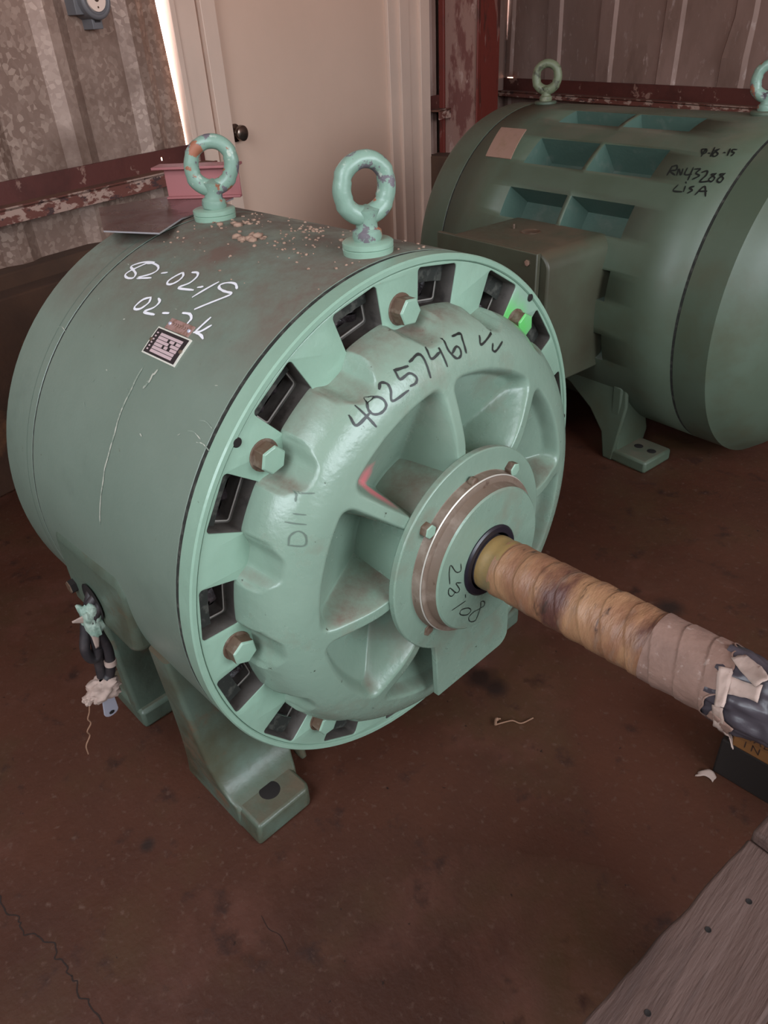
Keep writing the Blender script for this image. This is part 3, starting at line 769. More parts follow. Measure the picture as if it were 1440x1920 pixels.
cap = cp.build('bearing_cap', [M['dome'], M['groove'], M['bare']], m1, sharp=30)
cg = MB(); cg.lathe([(.33, .139), (.362, .139), (.368, .132), (.368, .112), (.33, .112)], 64); cg.build('shaft_seal', M['black'], m1)


def bolt(o, r, h, rot, w=0.0, par=m1):
    b = MB(); hexbolt(b, o, (1, 0, 0), r, h, rot, w); return b.build('bolt', [M['rust'], M['mint']], par, sharp=25, bevel=0.0008)


for k in range(8):
    a = math.radians(3.0 + 45 * k)
    bolt((-.008, .858 * math.cos(a), .858 * math.sin(a)), .047, .058, .2 + k * .37, .010)
for (y, z, r, h) in ((-.243, .226, .027, .03), (.205, .262, .027, .03), (.243, -.215, .027, .03)):
    bolt((HX1, y, z), r, h, .5 + y)
bb = MB(); hexbolt(bb, (HX1 - .016, -.236, -.228), (1, 0, 0), .026, .02, .3); bb.build('bolt', [M['rust'], M['rust']], m1, sharp=25, label='rusty sunken bolt')
pg = MB(); pg.lathe([(HX1 + .01, 0), (HX1 + .01, .018), (.30, .018), (.305, .012), (.305, 0)], 12, o=(0, -.02, .312)); pg.build('grease_plug', M['rust'], m1)
# tapped jacking holes in the rim joint
for a in (137.9, 47.1, 5):
    y, z = .9715 * math.cos(math.radians(a)), .9715 * math.sin(math.radians(a))
    h = MB(); h.lathe([(.0035, 0), (.0035, .013), (.0, .016)], 20, o=(0, y, z)); h.build('tapped_hole', M['hole'], m1)

# shaft wrapped in tape
sf = MB(); sf.lathe([(.2, .100), (.40, .100), (1.36, .100), (1.365, .095), (1.365, 0)], 48); sf.build('shaft', M['plastic'], m1)
sw = MB()


def shfn(x, ang, base=.104):
    ph = (x * 12.6 + .35 * math.sin(ang) + .12 * math.sin(2 * ang + x * 5)) % 1.0
    r = base + .0035 * (1 - ph) + .0045 * (x - .4)
    r += .0022 * noise.noise(Vector((x * 26, math.cos(ang) * 2.2, math.sin(ang) * 2.2)))
    r += .003 * noise.noise(Vector((x * 8, math.cos(ang) * 1.1, math.sin(ang) * 1.1 + 5)))
    return r


def swf(u, v):
    a = 2 * math.pi * u; x = .425 + (1.02 - .425) * v
    if v == 0: return (x, .1 * math.cos(a), .1 * math.sin(a))
    r = shfn(x, a); return (x, r * math.cos(a), r * math.sin(a))


sw.grid(swf, 72, 260, closeu=True); wrap = sw.build('shaft_tape_wrap', M['paper'], m1, sharp=60)
sy = MB(); sy.grid(lambda u, v: (.372 + .075 * v, (.1035 + .001 * math.sin(v * 9)) * math.cos(2 * math.pi * u), (.1035 + .001 * math.sin(v * 9)) * math.sin(2 * math.pi * u)), 72, 12, closeu=True)
sy.build('yellowed_tape_turn', M['paper_yellow'], wrap)
sp_ = MB()


def spf(u, v):
    a = 2 * math.pi * u; xe = 1.232 + .022 * math.sin(a * 3 + 1) + .03 * noise.noise(Vector((math.cos(a) * 2, math.sin(a) * 2, 3)))
    x = 1.005 + (xe - 1.005) * v; r = shfn(x, a, .1065) + (.004 if v > .97 else 0); return (x, r * math.cos(a), r * math.sin(a))


sp_.grid(spf, 96, 90, closeu=True); sp_.build('dusty_tape_turn', M['paper_pale'], wrap, sharp=60)
# crumpled dark plastic around the bare end
cpz = MB()


def cpf(u, v):
    a = 2 * math.pi * u; x = 1.20 + .20 * v
    n = noise.fractal(Vector((x * 9, math.cos(a) * 2.6, math.sin(a) * 2.6)), 1, 2, 3)
    r = .108 + .016 * n + .004 * math.sin(7 * a + x * 20)
    return (x, r * math.cos(a), r * math.sin(a))


cpz.grid(cpf, 90, 30, closeu=True); cpz.build('plastic_end_wrap', M['plastic'], m1, sharp=60)


def flap(x, ang, L, Wd, lift, tw, m=M['tape_white'], name='torn_tape_flap'):
    mb = MB(); n = 8
    a0 = math.radians(ang)

    def fn(u, v):
        s = u * L; w = (v - .5) * Wd * (1 - .35 * u * math.sin(3 * u + ang))
        x_ = x + math.cos(tw) * s - math.sin(tw) * w + .006 * noise.noise(Vector((u * 5, v * 5, ang)))
        an = a0 + (math.sin(tw) * s + math.cos(tw) * w) / .12
        r = .116 + lift * u * u + .008 * noise.noise(Vector((u * 4, v * 4, ang + 9)))
        return (x_, r * math.cos(an), r * math.sin(an))
    mb.grid(fn, 10, 4)
    o = mb.build(name, m, wrap, sharp=80, recalc=False)
    so = o.modifiers.new('t', 'SOLIDIFY'); so.thickness = .0012
    return o


flap(1.225, 118, .10, .035, .035, 1.2)
flap(1.235, 92, .11, .045, .04, .55)
flap(1.245, 138, .09, .05, .02, -.2)
flap(1.25, 172, .13, .03, .015, 1.35)
flap(1.23, 196, .07, .05, .01, .3, M['paper_pale'])
flap(1.25, 236, .06, .04, .05, .5)

# eye bolts
eye_bolt(W, (-1.085, 0.0, 1.008), -38, m1, M['eye'], M['mint'], lean=.10)
eye_bolt(W, (-.185, 0.0, 1.008), -18, m1, M['eye'], M['mint'], lean=.0)

# feet
ft = MB()
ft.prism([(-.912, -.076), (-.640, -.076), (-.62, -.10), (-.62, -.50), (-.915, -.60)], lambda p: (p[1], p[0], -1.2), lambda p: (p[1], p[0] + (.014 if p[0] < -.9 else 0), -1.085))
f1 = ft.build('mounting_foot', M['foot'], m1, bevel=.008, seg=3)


def leg_profile(sgn, x0):
    mb = MB(); n = 6
    secs = [(-.30, -.50, -.36, -.972, -.90), (-.45, -.51, -.355, -.962, -.82), (-.62, -.52, -.35, -.950, -.70), (-.80, -.54, -.345, -.938, -.60), (-.92, -.56, -.335, -.930, -.55),
            (-1.00, -.585, -.315, -.922, -.55), (-1.045, -.60, -.285, -.918, -.56), (-1.075, -.61, -.245, -.914, -.58), (-1.09, -.62, -.20, -.911, -.60), (-1.2, -.64, -.20, -.911, -.60)]
    vs = []
    for z, xb, xf, yo, yi in secs:
        r = .022
        for (cx, cy, a0) in ((xf - r, yi - r, 0), (xb + r, yi - r, 90), (xb + r, yo + r, 180), (xf - r, yo + r, 270)):
            for k in range(n + 1):
                t = math.radians(a0 + 90 * k / n); vs.append((cx + r * math.cos(t) + x0, (cy + r * math.sin(t)) * sgn, z))
    m_ = 4 * (n + 1); ns_ = len(secs)
    fs = [(i * m_ + k, i * m_ + (k + 1) % m_, (i + 1) * m_ + (k + 1) % m_, (i + 1) * m_ + k) for i in range(ns_ - 1) for k in range(m_)] + [tuple(range(m_)), tuple(range((ns_ - 1) * m_, ns_ * m_))]
    mb.add(vs, fs); return mb


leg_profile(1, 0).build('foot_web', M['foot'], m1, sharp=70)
hl = MB(); hl.lathe([(.001, 0), (.001, .043), (-.001, .047)], 32, o=(-.189, -.758, -1.0845), ax=(0, 0, 1)); hl.build('bolt_hole', M['hole'], f1)
# rear leg and skirt on the near side
rl = MB()
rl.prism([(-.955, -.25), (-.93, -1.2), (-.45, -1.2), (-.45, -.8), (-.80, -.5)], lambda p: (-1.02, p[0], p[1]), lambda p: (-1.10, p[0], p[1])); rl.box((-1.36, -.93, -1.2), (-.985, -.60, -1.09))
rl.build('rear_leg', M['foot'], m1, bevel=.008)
# far side legs
fr = MB()
fr.box((-.35, .62, -1.2), (-.12, .906, -1.09)); fr.prism([(.955, -.25), (.93, -1.2), (.5, -1.2), (.5, -.8)], lambda p: (-.33, p[0], p[1]), lambda p: (-.42, p[0], p[1]))
fr.build('mounting_foot', M['foot'], m1, bevel=.008)
fr = MB(); fr.box((-1.36, .62, -1.2), (-1.05, .906, -1.09)); fr.prism([(.955, -.25), (.93, -1.2), (.5, -1.2), (.5, -.8)], lambda p: (-1.02, p[0], p[1]), lambda p: (-1.10, p[0], p[1]))
fr.build('rear_leg', M['foot'], m1, bevel=.008)
ns = MB(); ns.prism([(-.53, -.95), (-.515, -1.13), (-.545, -1.13), (-.57, -.9)], lambda p: (-.235, p[0], p[1]), lambda p: (-.30, p[0], p[1])); ns.build('foot_rib', M['foot'], m1, bevel=.004)

# lead outlet pad on the near side with the taped leads
pd = MB()
pd.prism([(-1.04, .0), (-.50, .035), (-.455, -.02), (-.50, -.305), (-.56, -.34), (-1.04, -.34)], lambda p: (p[0], -1.012, p[1]), lambda p: (p[0], -.90, p[1] + (.12 if p[1] > -.1 else -.02)))
pad = pd.build('lead_outlet_pad', M['foot'], m1, bevel=.012, seg=3)
ph = MB(); ph.lathe([(0, 0), (0, .075), (.004, .08)], 32, o=(-.80, -1.0165, -.215), ax=(0, -1, 0)); ph.build('lead_hole', M['hole'], pad)
pbm = MB(); hexbolt(pbm, (-.985, -1.01, -.235), (0, -1, 0), .03, .03, .2); pbm.build('pad_bolt', [M['hole'], M['rust']], pad)
LY = -1.075
leads = [
    [(-.80, -1.0, -.20), (-.80, -1.04, -.24), (-.79, -1.04, -.36), (-.79, -1.028, -.45), (-.79, -1.036, -.53), (-.80, -1.05, -.59), (-.80, -1.07, -.61)],
    [(-.84, -1.0, -.20), (-.82, -1.055, -.28), (-.81, -1.085, -.35), (-.80, -1.108, -.41), (-.80, -1.100, -.465), (-.80, -1.075, -.475), (-.80, -1.06, -.43)],
    [(-.77, -1.0, -.22), (-.78, -1.045, -.28), (-.79, -1.058, -.38), (-.81, -1.066, -.46), (-.82, -1.072, -.54), (-.82, -1.078, -.60)],
    [(-.80, -1.05, -.30), (-.83, -1.055, -.40), (-.83, -1.045, -.50), (-.82, -1.05, -.60)],
]


def smooth(path, k=5):
    P = [Vector(p) for p in path]; Q = []
    for i in range(len(P) - 1):
        a, b = P[i], P[i + 1]; p0 = P[i - 1] if i else a * 2 - b; p3 = P[i + 2] if i + 2 < len(P) else b * 2 - a
        for j in range(k):
            t = j / k; Q.append(0.5 * ((2 * a) + (b - p0) * t + (2 * p0 - 5 * a + 4 * b - p3) * t * t + (3 * a - p0 - 3 * b + p3) * t ** 3))
    Q.append(P[-1]); return Q


for pth in leads:
    mb = MB(); mb.tube(smooth(pth), .021, 14); mb.build('lead_cable', M['cable'], m1, sharp=60)


def crumple(name, c, sz, m, seed, par, ax=(0, 0, 1)):
    mb = MB(); c = Vector(c)

    def fn(u, v):
        a = 2 * math.pi * u; p = math.pi * (.04 + .92 * v)
        d = Vector((math.cos(a) * math.sin(p), math.sin(a) * math.sin(p), math.cos(p)))
        n = 1 + .35 * noise.fractal(d * 1.6 + Vector((seed, 0, 0)), 1, 2, 3)
        cut = max(abs(d.x), abs(d.y), abs(d.z)); d2 = d / (cut ** .6)
        return (c.x + d2.x * sz[0] * n, c.y + d2.y * sz[1] * n, c.z + d2.z * sz[2] * n)
    mb.grid(fn, 40, 24, closeu=True); return mb.build(name, m, par, sharp=50)


crumple('tape_bundle', (-.80, -1.045, -.285), (.045, .036, .066), M['tape_green'], 3.1, m1)
crumple('tape_bundle', (-.80, -1.092, -.645), (.050, .062, .042), M['tape_white'], 8.3, m1)
crumple('tape_bundle', (-.80, -1.168, -.655), (.020, .020, .018), M['tape_white'], 1.3, m1)
fb = MB(); fb.grid(lambda u, v: (-.79, -1.06 - .06 * u, -.27 + .02 * u + .04 * (v - .5) * (1.2 - u)), 8, 3); o = fb.build('tape_end', M['tape_white'], m1, recalc=False); so = o.modifiers.new('t', 'SOLIDIFY'); so.thickness = .001
fb = MB(); fb.grid(lambda u, v: (-.765, -1.06 + .035 * (v - .5) * (1 - .6 * u) - .01 * u, -.335 - .07 * u), 8, 3); o = fb.build('tape_end', M['tape_white'], m1, recalc=False); so = o.modifiers.new('t', 'SOLIDIFY'); so.thickness = .001
ct = MB(); ct.tube([(-.79, -1.034, -.515), (-.79, -1.037, -.54)], .025, 16); ct.build('cable_tie', M['tape_white'], m1)
lg = MB(); ly, lz = -1.098, -.775
outl = [(ly + .032 * math.cos(t), lz + .032 * math.sin(t)) for t in [math.pi + math.pi * k / 12 for k in range(13)]] + [(ly + .026, lz + .10), (ly - .026, lz + .10)]
lg.prism(outl, lambda p: (-.79 + .25 * (p[1] - lz), p[0], p[1]), lambda p: (-.80 + .25 * (p[1] - lz), p[0], p[1]))
lug = lg.build('cable_lug', M['lug'], m1, bevel=.001)
lh = MB(); lh.lathe([(0, 0), (0, .012)], 16, o=(-.7885, ly, lz - .004), ax=(1, 0, -.25)); lh.build('lug_hole', M['hole'], lug)
th = MB(); th.tube(smooth([(-.80, -1.165, -.67), (-.80, -1.180, -.72), (-.80, -1.195, -.75), (-.80, -1.19, -.78), (-.80, -1.215, -.81), (-.81, -1.21, -.85), (-.80, -1.24, -.88), (-.80, -1.245, -.93)]), .003, 6); th.build('loose_thread', M['leaf'], m1)

# painted marks
for seq in (MARK_WHITE[:8], MARK_WHITE[8:]):
    wm = MB()
    for s_ in seq: wm.ribbon([(x, a * math.pi / 180) for x, a in s_], .0112, lambda x, a: (x, 1.0022 * math.cos(a), 1.0022 * math.sin(a)))
    wm.build('white_marking', M['white'], m1, recalc=False, label='white handwritten numbers on the frame')
for seq, lb in ((MARK_BLACK[:-2], 'black handwritten serial number'), (MARK_BLACK[-2:-1], 'black tick mark'), (MARK_BLACK[-1:], 'black tick mark')):
    bm_ = MB()
    for s_ in seq: bm_.ribbon(s_, .0085, dsurf)
    bm_.build('black_marking', M['ink'], m1, recalc=False, label=lb)
bm_ = MB()
for s_ in MARK_SIDE: bm_.ribbon(s_, .005, dsurf)
bm_.build('faint_marking', M['ink_faint'], m1, recalc=False)
bm_ = MB()
for s_ in MARK_CAP: bm_.ribbon(s_, .0048, lambda y, z: (.3592, y, z))
bm_.build('cap_marking', M['ink'], m1, recalc=False)

# nameplates on the curved frame
def plate(x0, x1, a0, a1, r, t, name, m, par, slant=0.0):
    mb = MB()
    n = 8
    vs = []
    for i in range(n + 1):
        a = a0 + (a1 - a0) * i / n
        for (x, rr) in ((x0, r), (x1, r), (x1, r + t), (x0, r + t)):
            vs.append(cyl(x + slant * (a - a0), a, rr))
    fs = [(i * 4 + k, i * 4 + (k + 1) % 4, i * 4 + 4 + (k + 1) % 4, i * 4 + 4 + k) for i in range(n) for k in range(4)] + [(0, 1, 2, 3), (n * 4, n * 4 + 1, n * 4 + 2, n * 4 + 3)]
    mb.add(vs, fs); return mb.build(name, m, par, sharp=30)


np_ = plate(-.606, -.404, 125.3, 131.2, .999, .006, 'nameplate', M['npwhite'], m1)
plate(-.600, -.410, 125.6, 130.9, 1.0045, .0012, 'plate_border', M['npblack'], np_)
rows = [(-.565, [(0, 1)]), (-.565, [(0, .42), (.52, .72), (.8, 1)]), (-.565, [(0, .55), (.64, 1)]), (-.565, [(0, .36), (.45, .6), (.72, 1)]), (-.565, [(0, .98)]), (-.565, [(0, .98)])]
pf = MB()
for i, (x0, segs) in enumerate(rows):
    a1 = 126.25 + i * .72
    for (u, v) in segs:
        X0 = -.566 + u * .135; X1 = -.566 + v * .135
        vs = [cyl(X0, a1, 1.0062), cyl(X1, a1, 1.0062), cyl(X1, a1 + .60, 1.0062), cyl(X0, a1 + .60, 1.0062)]
        pf.add(vs, [(0, 1, 2, 3)])
    for q in (-.590,):
        pf.add([cyl(q, a1 + .1, 1.0062), cyl(q + .010, a1 + .1, 1.0062), cyl(q + .010, a1 + .42, 1.0062), cyl(q, a1 + .42, 1.0062)], [(0, 1, 2, 3)])
pf.build('plate_rows', M['nppink'], np_, recalc=False)
for (x, a) in ((-.596, 128.2), (-.414, 128.2)):
    r_ = MB(); c = Vector(cyl(x, a, 1.005)); r_.lathe([(0, 0), (0, .008), (.004, .006), (.005, 0)], 12, o=c, ax=(0, c.y, c.z)); r_.build('rivet', M['rust'], np_)
tg = plate(-.575, -.435, 122.7, 125.1, .999, .005, 'brass_tag', M['npbrass'], m1)
sm_ = MB()
for k in range(7):   # stamped characters too worn to read
    x = -.548 + k * .014
    sm_.ribbon([(x, math.radians(123.45)), (x + .007, math.radians(123.7)), (x + .002, math.radians(124.1))], .0022, lambda x, a: (x, 1.0048 * math.cos(a), 1.0048 * math.sin(a)))
sm_.build('stamped_characters', M['rust'], tg, recalc=False)
for x in (-.563, -.447):
    r_ = MB(); c = Vector(cyl(x, 123.9, 1.004)); r_.lathe([(0, 0), (0, .007), (.004, .005), (.005, 0)], 12, o=c, ax=(0, c.y, c.z)); r_.build('rivet', M['lug'], tg)
# pale scuff running down from the nameplate and small scratches
rs = random.Random(4)
FS = lambda x, a: (x, 1.0016 * math.cos(a), 1.0016 * math.sin(a))


def scuff(pts, w, nm='paint_scuff'):
    sc = MB(); sc.ribbon(pts, w, FS); sc.build(nm, M['drip'], m1, recalc=False)


for (x, a0, a1, w) in ((-.555, 134, 166, .009), (-.48, 133, 137, .010)):
    n = 14
    scuff([(x - .016 * (k / n) + rs.uniform(-.005, .005), math.radians(a0 + (a1 - a0) * k / n)) for k in range(n + 1)], w, 'scrape_streak')
for k in range(22):
    x = rs.uniform(-1.1, -.12); a = rs.uniform(100, 150)
    scuff([(x, math.radians(a)), (x + rs.uniform(.004, .012), math.radians(a + rs.uniform(-.4, .4)))], rs.uniform(.002, .006))
for (x, a) in ((-.16, 137.5), (-.19, 140), (-.13, 141), (-1.2, 134)):
    scuff([(x, math.radians(a)), (x + .03, math.radians(a - .3)), (x + .07, math.radians(a + .2))], .004)

# ------------------------------------------------------------------ on top of the near motor
pl_ = MB()
poly = [(-1.256, -.400), (-1.025, -.290), (-1.175, -.10), (-1.215, .04), (-1.33, .26), (-1.50, .36), (-1.64, .14), (-1.70, -.20)]
pl_.prism(poly, lambda p: (p[0], p[1], 1.0012), lambda p: (p[0], p[1], 1.0072), mat=0, smat=1)
tag(pl_.build('steel_plate', [M['plate_metal'], M['steel_edge']]), 'thin brownish steel plate lying on top of the near motor\'s rear end', 'steel plate')
ch = thing('channel_piece', W((-1.42, .2, 1.0075)), 'short pink primed steel channel standing on the thin plate', 'steel channel')
cu_ = Vector((-1.585, .085, 0)); cd = Vector((.78, .62, 0)).normalized(); cn = Vector((cd.y, -cd.x, 0))


def TC(p):
    q = cu_ + cd * p[0] + cn * p[1]; return W((q.x, q.y, 1.0075 + p[2]))


mb = MB(TC); mb.box((0, -.012, 0), (.34, 0.0, .122)); mb.build('web', M['primer'], ch, bevel=.001)
mb = MB(TC); mb.box((-.045, -.075, .122), (.34, .03, .133)); mb.build('top_flange', M['primer'], ch, bevel=.001)
mb = MB(TC); mb.box((0, -.012, .0), (.34, .022, .010)); mb.build('bottom_flange', M['primer'], ch, bevel=.001, label='bottom flange with bright edge')

dc = MB(); rs = random.Random(11)


def clump(x, a, sz):
    c = Vector(cyl(x, a, 1.0 + sz * .3)); b = len(dc.v)
    bmx = bmesh.new(); bmesh.ops.create_icosphere(bmx, subdivisions=1, radius=1)
    vs = []
    off = rs.uniform(0, 50)
    for v in bmx.verts:
        k = 1 + .5 * noise.noise(v.co * 1.7 + Vector((off, 0, 0))); vs.append(c + Vector((v.co.x * sz * k * 1.2, v.co.y * sz * k * 1.2, v.co.z * sz * k * .7)))
    dc.add(vs, [tuple(v.index for v in f.verts) for f in bmx.faces]); bmx.free()


for (x, a, s_, n) in ((-1.03, 92, .022, 12), (-.72, 96, .024, 16), (-.52, 92, .012, 9), (-.30, 86, .012, 10), (-.9, 88, .012, 14), (-.6, 84, .010, 16), (-.4, 98, .008, 8)):
    for k in range(n):
        clump(x + rs.gauss(0, .045), a + rs.gauss(0, 1.6), s_ * rs.uniform(.2, .8))
for k in range(130):
    clump(rs.uniform(-1.1, -.1), 90 + rs.gauss(0, 9), rs.uniform(.0015, .006))
dco = dc.build('dirt_clumps', M['dirt'], m1, sharp=80, label='pale crumbs of dirt on top of the frame'); dco['kind'] = 'stuff'

# ================================================================== far motor
AZ2 = -.098; O2 = (-.667, 3.672, -.04678); R2 = 1.058


def T2(p):
    c, s = math.cos(AZ2), math.sin(AZ2)
    return W((O2[0] + c * p[0] - s * p[1], O2[1] + s * p[0] + c * p[1], O2[2] + p[2]))


base2 = T2((-.6, 0, 0)); base2.z = 0
m2 = thing('electric_motor', base2, 'dark green electric motor against the far wall with recessed vents and terminal box', 'electric motor')


def c2(s, deg, r=1.0):
    a = math.radians(deg); return (s, r * R2 * math.cos(a), r * R2 * math.sin(a))


angs = set(); rows2 = []
for k in range(6): rows2.append((99.6 + 22.0 * k, 110.8 + 22.1 * k))
rows2 = [(99.8, 110.8), (121.2, 133.5), (143.6, 154.9), (165.8, 176.2), (188.5, 199.5), (58.5, 69.5)]
cols2 = [(-1.085, -.568), (-.532, -.036)]
AS = sorted({a for r in rows2 for a in r} | {float(k * 3) for k in range(120)})
AS = [a for i, a in enumerate(AS) if i == 0 or a - AS[i - 1] > .35 or any(a in r for r in rows2)]
XS = sorted({-1.615, -1.085, -.568, -.532, -.036, .49, -1.35, .2})
g = MB(T2)
vs = [c2(x, a) for x in XS for a in AS]; n = len(AS); fs = []
for i in range(len(XS) - 1):
    for j in range(n):
        j2 = (j + 1) % n
        mid = (AS[j] + (AS[j2] if j2 else 360)) / 2; xm = (XS[i] + XS[i + 1]) / 2
        if any(a < mid < b for a, b in rows2) and any(a < xm < b for a, b in cols2): continue
        fs.append((i * n + j, (i + 1) * n + j, (i + 1) * n + j2, i * n + j2))
g.add(vs, fs)
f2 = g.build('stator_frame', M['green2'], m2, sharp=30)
f2.modifiers.new('t', 'SOLIDIFY').thickness = .004; f2.modifiers['t'].offset = -1
for (a0, a1) in rows2:
    for (x0, x1) in cols2:
        p = MB(T2); D = .19; rd = 1 - D
        na = 6
        aa = [a0 + (a1 - a0) * k / na for k in range(na + 1)]
        def lerpx(x, k): return x
        top = [(x0, a) for a in aa] + [(x1, a) for a in reversed(aa)]
        ins = .03
        bot = [(x0 + ins, a + (.6 if a == aa[0] else (-.6 if a == aa[-1] else 0))) for a in aa] + [(x1 - ins, a + (.6 if a == aa[0] else (-.6 if a == aa[-1] else 0))) for a in reversed(aa)]
        nn = len(top)
        vs = [c2(x, a, .9995) for x, a in top] + [c2(x, a, rd) for x, a in bot]
        fs = [(k, (k + 1) % nn, nn + (k + 1) % nn, nn + k) for k in range(nn)] + [tuple(range(nn, 2 * nn))]
        p.add(vs, fs); p.build('vent_recess', M['recess2'], m2, recalc=False, sharp=30)
for q in (.497, -1.62):
    e = MB(T2); e.lathe([(q - .010, .93 * R2), (q - .010, .998 * R2), (q + .010, .998 * R2), (q + .010, .93 * R2)], 96); e.build('joint_gap', M['seam'], m2)
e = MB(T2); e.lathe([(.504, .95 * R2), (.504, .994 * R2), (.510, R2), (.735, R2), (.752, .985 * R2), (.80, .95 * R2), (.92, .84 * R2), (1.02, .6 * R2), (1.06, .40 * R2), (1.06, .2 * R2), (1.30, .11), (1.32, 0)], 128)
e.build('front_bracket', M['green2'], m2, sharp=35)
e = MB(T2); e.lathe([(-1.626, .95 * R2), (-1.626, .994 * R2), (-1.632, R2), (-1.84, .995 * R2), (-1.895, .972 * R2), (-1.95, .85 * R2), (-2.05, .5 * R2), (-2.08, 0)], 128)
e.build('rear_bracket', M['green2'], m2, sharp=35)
for sx in (-1.25, .0):
    for sg in (-1, 1):
        poly = [(-.90, -.55), (-.86, -1.153), (-.55, -1.153), (-.50, -1.0), (-.55, -.86), (-.70, -.70)]
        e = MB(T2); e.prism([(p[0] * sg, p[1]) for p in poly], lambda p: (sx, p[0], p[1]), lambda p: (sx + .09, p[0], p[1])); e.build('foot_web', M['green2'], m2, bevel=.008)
        lo, hi = (sx - .0, sx + .345) if sx > -.5 else (sx - .25, sx + .09)
        e = MB(T2); e.box((lo, -.56 * sg, -1.153), (hi, -.88 * sg, -1.06)); fo = e.build('mounting_foot', M['green2'], m2, bevel=.008)
        if sx > -.5 and sg == 1:
            for q in (.16, .27):
                e = MB(T2); e.lathe([(.0005, 0), (.0005, .03), (-.001, .033)], 20, o=(q, -.70, -1.0585), ax=(0, 0, 1)); e.build('bolt_hole', M['hole'], fo)
# side skirt between frame and feet on the near side
e = MB(T2)
sk = [(-1.4, -.42), (.10, -.42), (.13, -.70), (.06, -1.153), (-.02, -1.153), (-.06, -.95), (-.18, -.80), (-.38, -.66), (-.62, -.60), (-.9, -.66), (-1.1, -.80), (-1.2, -1.153), (-1.34, -1.153)]
e.prism(sk, lambda p: (p[0], -.885, p[1]), lambda p: (p[0], -.85, p[1])); e.build('side_skirt', M['green2'], m2, bevel=.006)
eye_bolt(T2, (-1.54, 0, 1.045), -62, m2, M['eye_olive'], M['green2'], R=.084, rt=.030)
eye_bolt(T2, (.235, 0, 1.05), -66, m2, M['eye'], M['green2'], R=.084, rt=.030)
pt = MB(T2); n = 8
vs = []
for i in range(n + 1):
    a = 117.4 + (132.8 - 117.4) * i / n; dx = .07 * i / n
    for (x, r) in ((-1.54 + dx, 1.0), (-1.287 + dx, 1.0), (-1.287 + dx, 1.006), (-1.54 + dx, 1.006)): vs.append(c2(x, a, r))
pt.add(vs, [(i * 4 + k, i * 4 + (k + 1) % 4, i * 4 + 4 + (k + 1) % 4, i * 4 + 4 + k) for i in range(n) for k in range(4)] + [(0, 1, 2, 3), (32, 33, 34, 35)])
pt.build('blank_nameplate', M['plate2'], m2)
for seq in (MARK_TWO[:7], MARK_TWO[7:16], MARK_TWO[16:]):
    mk = MB(T2)
    for s_ in seq: mk.ribbon([(x, a * math.pi / 180) for x, a in s_], .0125, lambda x, a: (x, 1.0022 * R2 * math.cos(a), 1.0022 * R2 * math.sin(a)))
    mk.build('black_marking', M['ink'], m2, recalc=False, label='black handwritten writing')
# terminal box: rounded body, lid, knock-out, stub
bx = MB(T2)
ZT = .455; X0, X1 = -1.0, -.10


def boxprof(y):
    pts = []
    r = .10
    for (cx, cz, a0) in ((X1 - r, ZT - r, 0), (X0 + r, ZT - r, 90)):
        for k in range(7):
            t = math.radians(a0 + 90 * k / 6); pts.append((cx + r * math.cos(t), cz + r * math.sin(t)))
    pts += [(X0, -.42), (X1 + .0, -.42)]
    return pts


bx.prism(boxprof(0), lambda p: (p[0], -1.56, p[1]), lambda p: (p[0], -.93, p[1]))
tb = bx.build('terminal_box', M['box2'], m2, bevel=.006, sharp=40)
ld = MB(T2); ld.box((-1.045, -1.605, -.44), (-.155, -1.57, .462)); ld.box((-1.03, -1.568, -.43), (-.165, -1.555, .457)); ld.build('box_lid', M['box2'], tb, bevel=.003)
kn = MB(T2); kn.lathe([(ZT + .0005, 0), (ZT + .0005, .055), (ZT + .004, .062), (ZT + .001, .070)], 32, o=(-.57, -1.20, 0), ax=(0, 0, 1)); kn.build('knockout', M['rust'], tb)
kn = MB(T2); kn.tube([(-.72, -1.20, ZT - .005), (-.72, -1.20, ZT + .03)], .008, 8); kn.build('stub', M['rust'], tb)
kn = MB(T2); hexbolt(kn, (-.225, -1.604, .40), (0, -1, 0), .02, .012); kn.build('lid_screw', [M['rust'], M['plate2']], tb)

# ================================================================== timber and small things on the floor
tb1 = thing('timber_beam', W((1.5, -.3, -1.2)), 'large weathered plank with nail holes at the lower right, nearest the camera', 'timber', 'timbers at the right edge')
zt = -.62
import itertools
far = (1.404, .070); near = (1.297, -1.00)
dirv = Vector((far[0] - 1.318, far[1] + .786)).normalized(); nrm2 = Vector((dirv.y, -dirv.x))
bw = .30


def TB(p):
    q = Vector((1.318, -.786)) + dirv * p[0] + nrm2 * p[1]; return W((q.x, q.y, p[2]))


mb = MB(TB)
L_ = 1.20
mb.grid(lambda u, v: (-.9 + (L_ + .68) * u + 0, bw * v + (.006 * noise.noise(Vector((u * 14, 0, 0))) if v == 0 else 0), zt + .004 * noise.noise(Vector((u * 9, v * 2, 1)))), 60, 4)
mb = MB(TB)
n = 60; vs = []
for i in range(n + 1):
    s_ = -.9 + (.84 + .9) * i / n
    e_ = .010 * noise.noise(Vector((s_ * 7, 0, 2)))
    vs += [(s_, e_, zt), (s_, bw, zt), (s_, bw, zt - .18), (s_, e_ + .004, zt - .18)]
fs = [(i * 4 + k, i * 4 + (k + 1) % 4, i * 4 + 4 + (k + 1) % 4, i * 4 + 4 + k) for i in range(n) for k in range(4)] + [(0, 1, 2, 3), (n * 4, n * 4 + 1, n * 4 + 2, n * 4 + 3)]
mb.add(vs, fs); mb.build('plank', M['wood'], tb1, bevel=.004, seg=3)
mb = MB(TB)
HOLES = [(0.164, 0.097), (0.482, 0.079), (0.648, 0.111)]
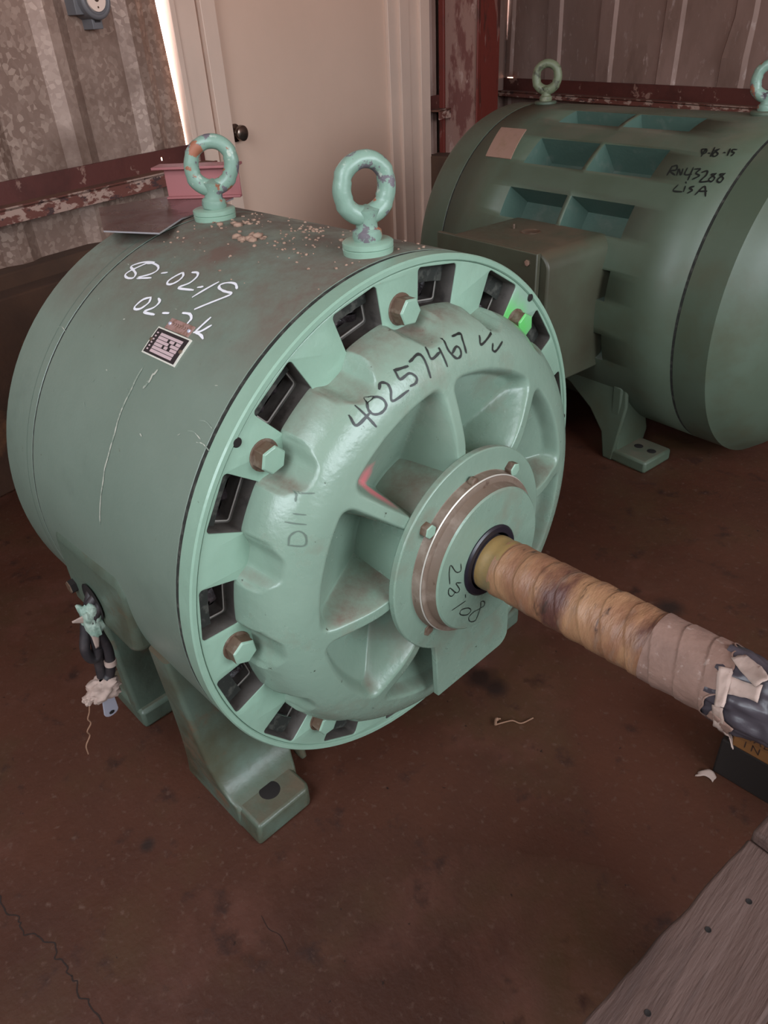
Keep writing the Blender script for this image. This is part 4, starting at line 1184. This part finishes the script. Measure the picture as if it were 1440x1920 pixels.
for (a, b) in HOLES:
    h = MB(TB); h.lathe([(.0006, 0), (.0006, .0065), (.002, .0085), (.0003, .0095)], 14, o=(a, b, zt), ax=(0, 0, 1)); h.build('nail_hole', M['hole'], tb1)
for q in (-.5, .45):
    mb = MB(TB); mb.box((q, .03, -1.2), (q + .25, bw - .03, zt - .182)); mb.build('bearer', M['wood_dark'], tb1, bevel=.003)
# second plank butting on behind it
mb = MB(TB); mb.box((.846, .004, zt - .17), (1.12, bw + .15, zt + .035))
tag(mb.build('timber_offcut', M['wood'], bevel=.006), 'grey brown timber offcut butted to the far end of the nail-holed plank', 'timber', 'timbers at the right edge')
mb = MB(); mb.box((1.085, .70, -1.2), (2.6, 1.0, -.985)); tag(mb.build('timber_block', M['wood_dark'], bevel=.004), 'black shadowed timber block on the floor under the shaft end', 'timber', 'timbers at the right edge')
sb = thing('timber_board', W((1.8, .85, -.984)), 'amber pine board with stamped letters, topmost under the shaft end', 'timber', 'timbers at the right edge')
mb = MB(); mb.box((1.125, .695, -.984), (2.6, 1.05, -.83)); mb.build('board', [M['wood_amber']], sb, bevel=.004)
mb = MB(); mb.box((1.127, .70, -.8305), (2.6, 1.05, -.826)); mb.build('dusty_top_face', M['wood'], sb)
st = MB()
# letters MADE IN stamped on the board side
LET = {'M': [[(0, 0), (0, 1), (.5, .4), (1, 1), (1, 0)]], 'A': [[(0, 0), (.5, 1), (1, 0)], [(.2, .4), (.8, .4)]], 'D': [[(0, 0), (0, 1), (.7, .85), (.9, .5), (.7, .15), (0, 0)]], 'E': [[(1, 0), (0, 0), (0, 1), (1, 1)], [(0, .5), (.8, .5)]], 'I': [[(.5, 0), (.5, 1)]], 'N': [[(0, 0), (0, 1), (1, 0), (1, 1)]]}
for row_z, word in ((-.905, 'MADE'), (-.955, 'IN')):
    x = 1.165
    for chh in word:
        for s_ in LET[chh]:
            for a, b in zip(s_[:-1], s_[1:]):
                st.ribbon([(x + a[0] * .028, row_z + a[1] * .034), (x + b[0] * .028, row_z + b[1] * .034)], .0055, lambda u, v: (u, .6935, v))
        x += .042
st.build('stamped_letters', M['stampink'], sb, recalc=False)

mb = MB(); c0 = (1.076, .640, -1.2)
mb.grid(lambda u, v: (c0[0] - .03 + .07 * u + .006 * noise.noise(Vector((u * 3, v * 3, 0))), c0[1] + .03 * math.sin(u * 2.3) + .035 * (v - .5), -1.196 + .012 * math.sin(u * 3.1) * (v + .3)), 10, 4)
o = mb.build('tape_scrap', M['tape_white'], recalc=False); o.modifiers.new('t', 'SOLIDIFY').thickness = .001
tag(o, 'curled scrap of pale tape on the floor beside the dark block', 'tape scrap')
mb = MB(); mb.tube(smooth([(.24, .245, -1.188), (.262, .275, -1.18), (.283, .32, -1.188), (.32, .34, -1.194), (.345, .40, -1.188)]), [.0035] * 21, 6)
mb.tube(smooth([(.24, .245, -1.188), (.225, .27, -1.185), (.235, .29, -1.187)]), [.007] * 5 + [.009] * 3 + [.004] * 3, 6)
tag(mb.build('dry_stem', M['leaf']), 'thin dry curled stem on the floor below the shaft', 'plant stem')

# cracks in the slab
ck = MB()
crack = [(-.72, -1.80), (-.656, -1.769), (-.58, -1.775), (-.52, -1.748), (-.483, -1.752), (-.44, -1.765), (-.40, -1.72), (-.36, -1.715), (-.324, -1.694), (-.27, -1.71), (-.22, -1.69), (-.171, -1.702), (-.13, -1.692), (-.075, -1.706), (-.03, -1.688), (.063, -1.684), (.16, -1.70), (.3, -1.66)]
rs = random.Random(3)
fine = []
for a, b in zip(crack[:-1], crack[1:]):
    for k in range(3): t = k / 3; fine.append((a[0] + (b[0] - a[0]) * t + rs.uniform(-.006, .006), a[1] + (b[1] - a[1]) * t + rs.uniform(-.006, .006)))
ck.ribbon(fine, .006, lambda x, y: (x, y, -1.1988))
ck.ribbon([(.16, -1.08), (.22, -1.09), (.27, -1.075), (.34, -1.09)], .003, lambda x, y: (x, y, -1.1988))
ck.ribbon([(1.04, -.72), (1.09, -.735), (1.16, -.725)], .003, lambda x, y: (x, y, -1.1988))
ck.build('floor_crack', M['crack'], FLOOR, recalc=False)
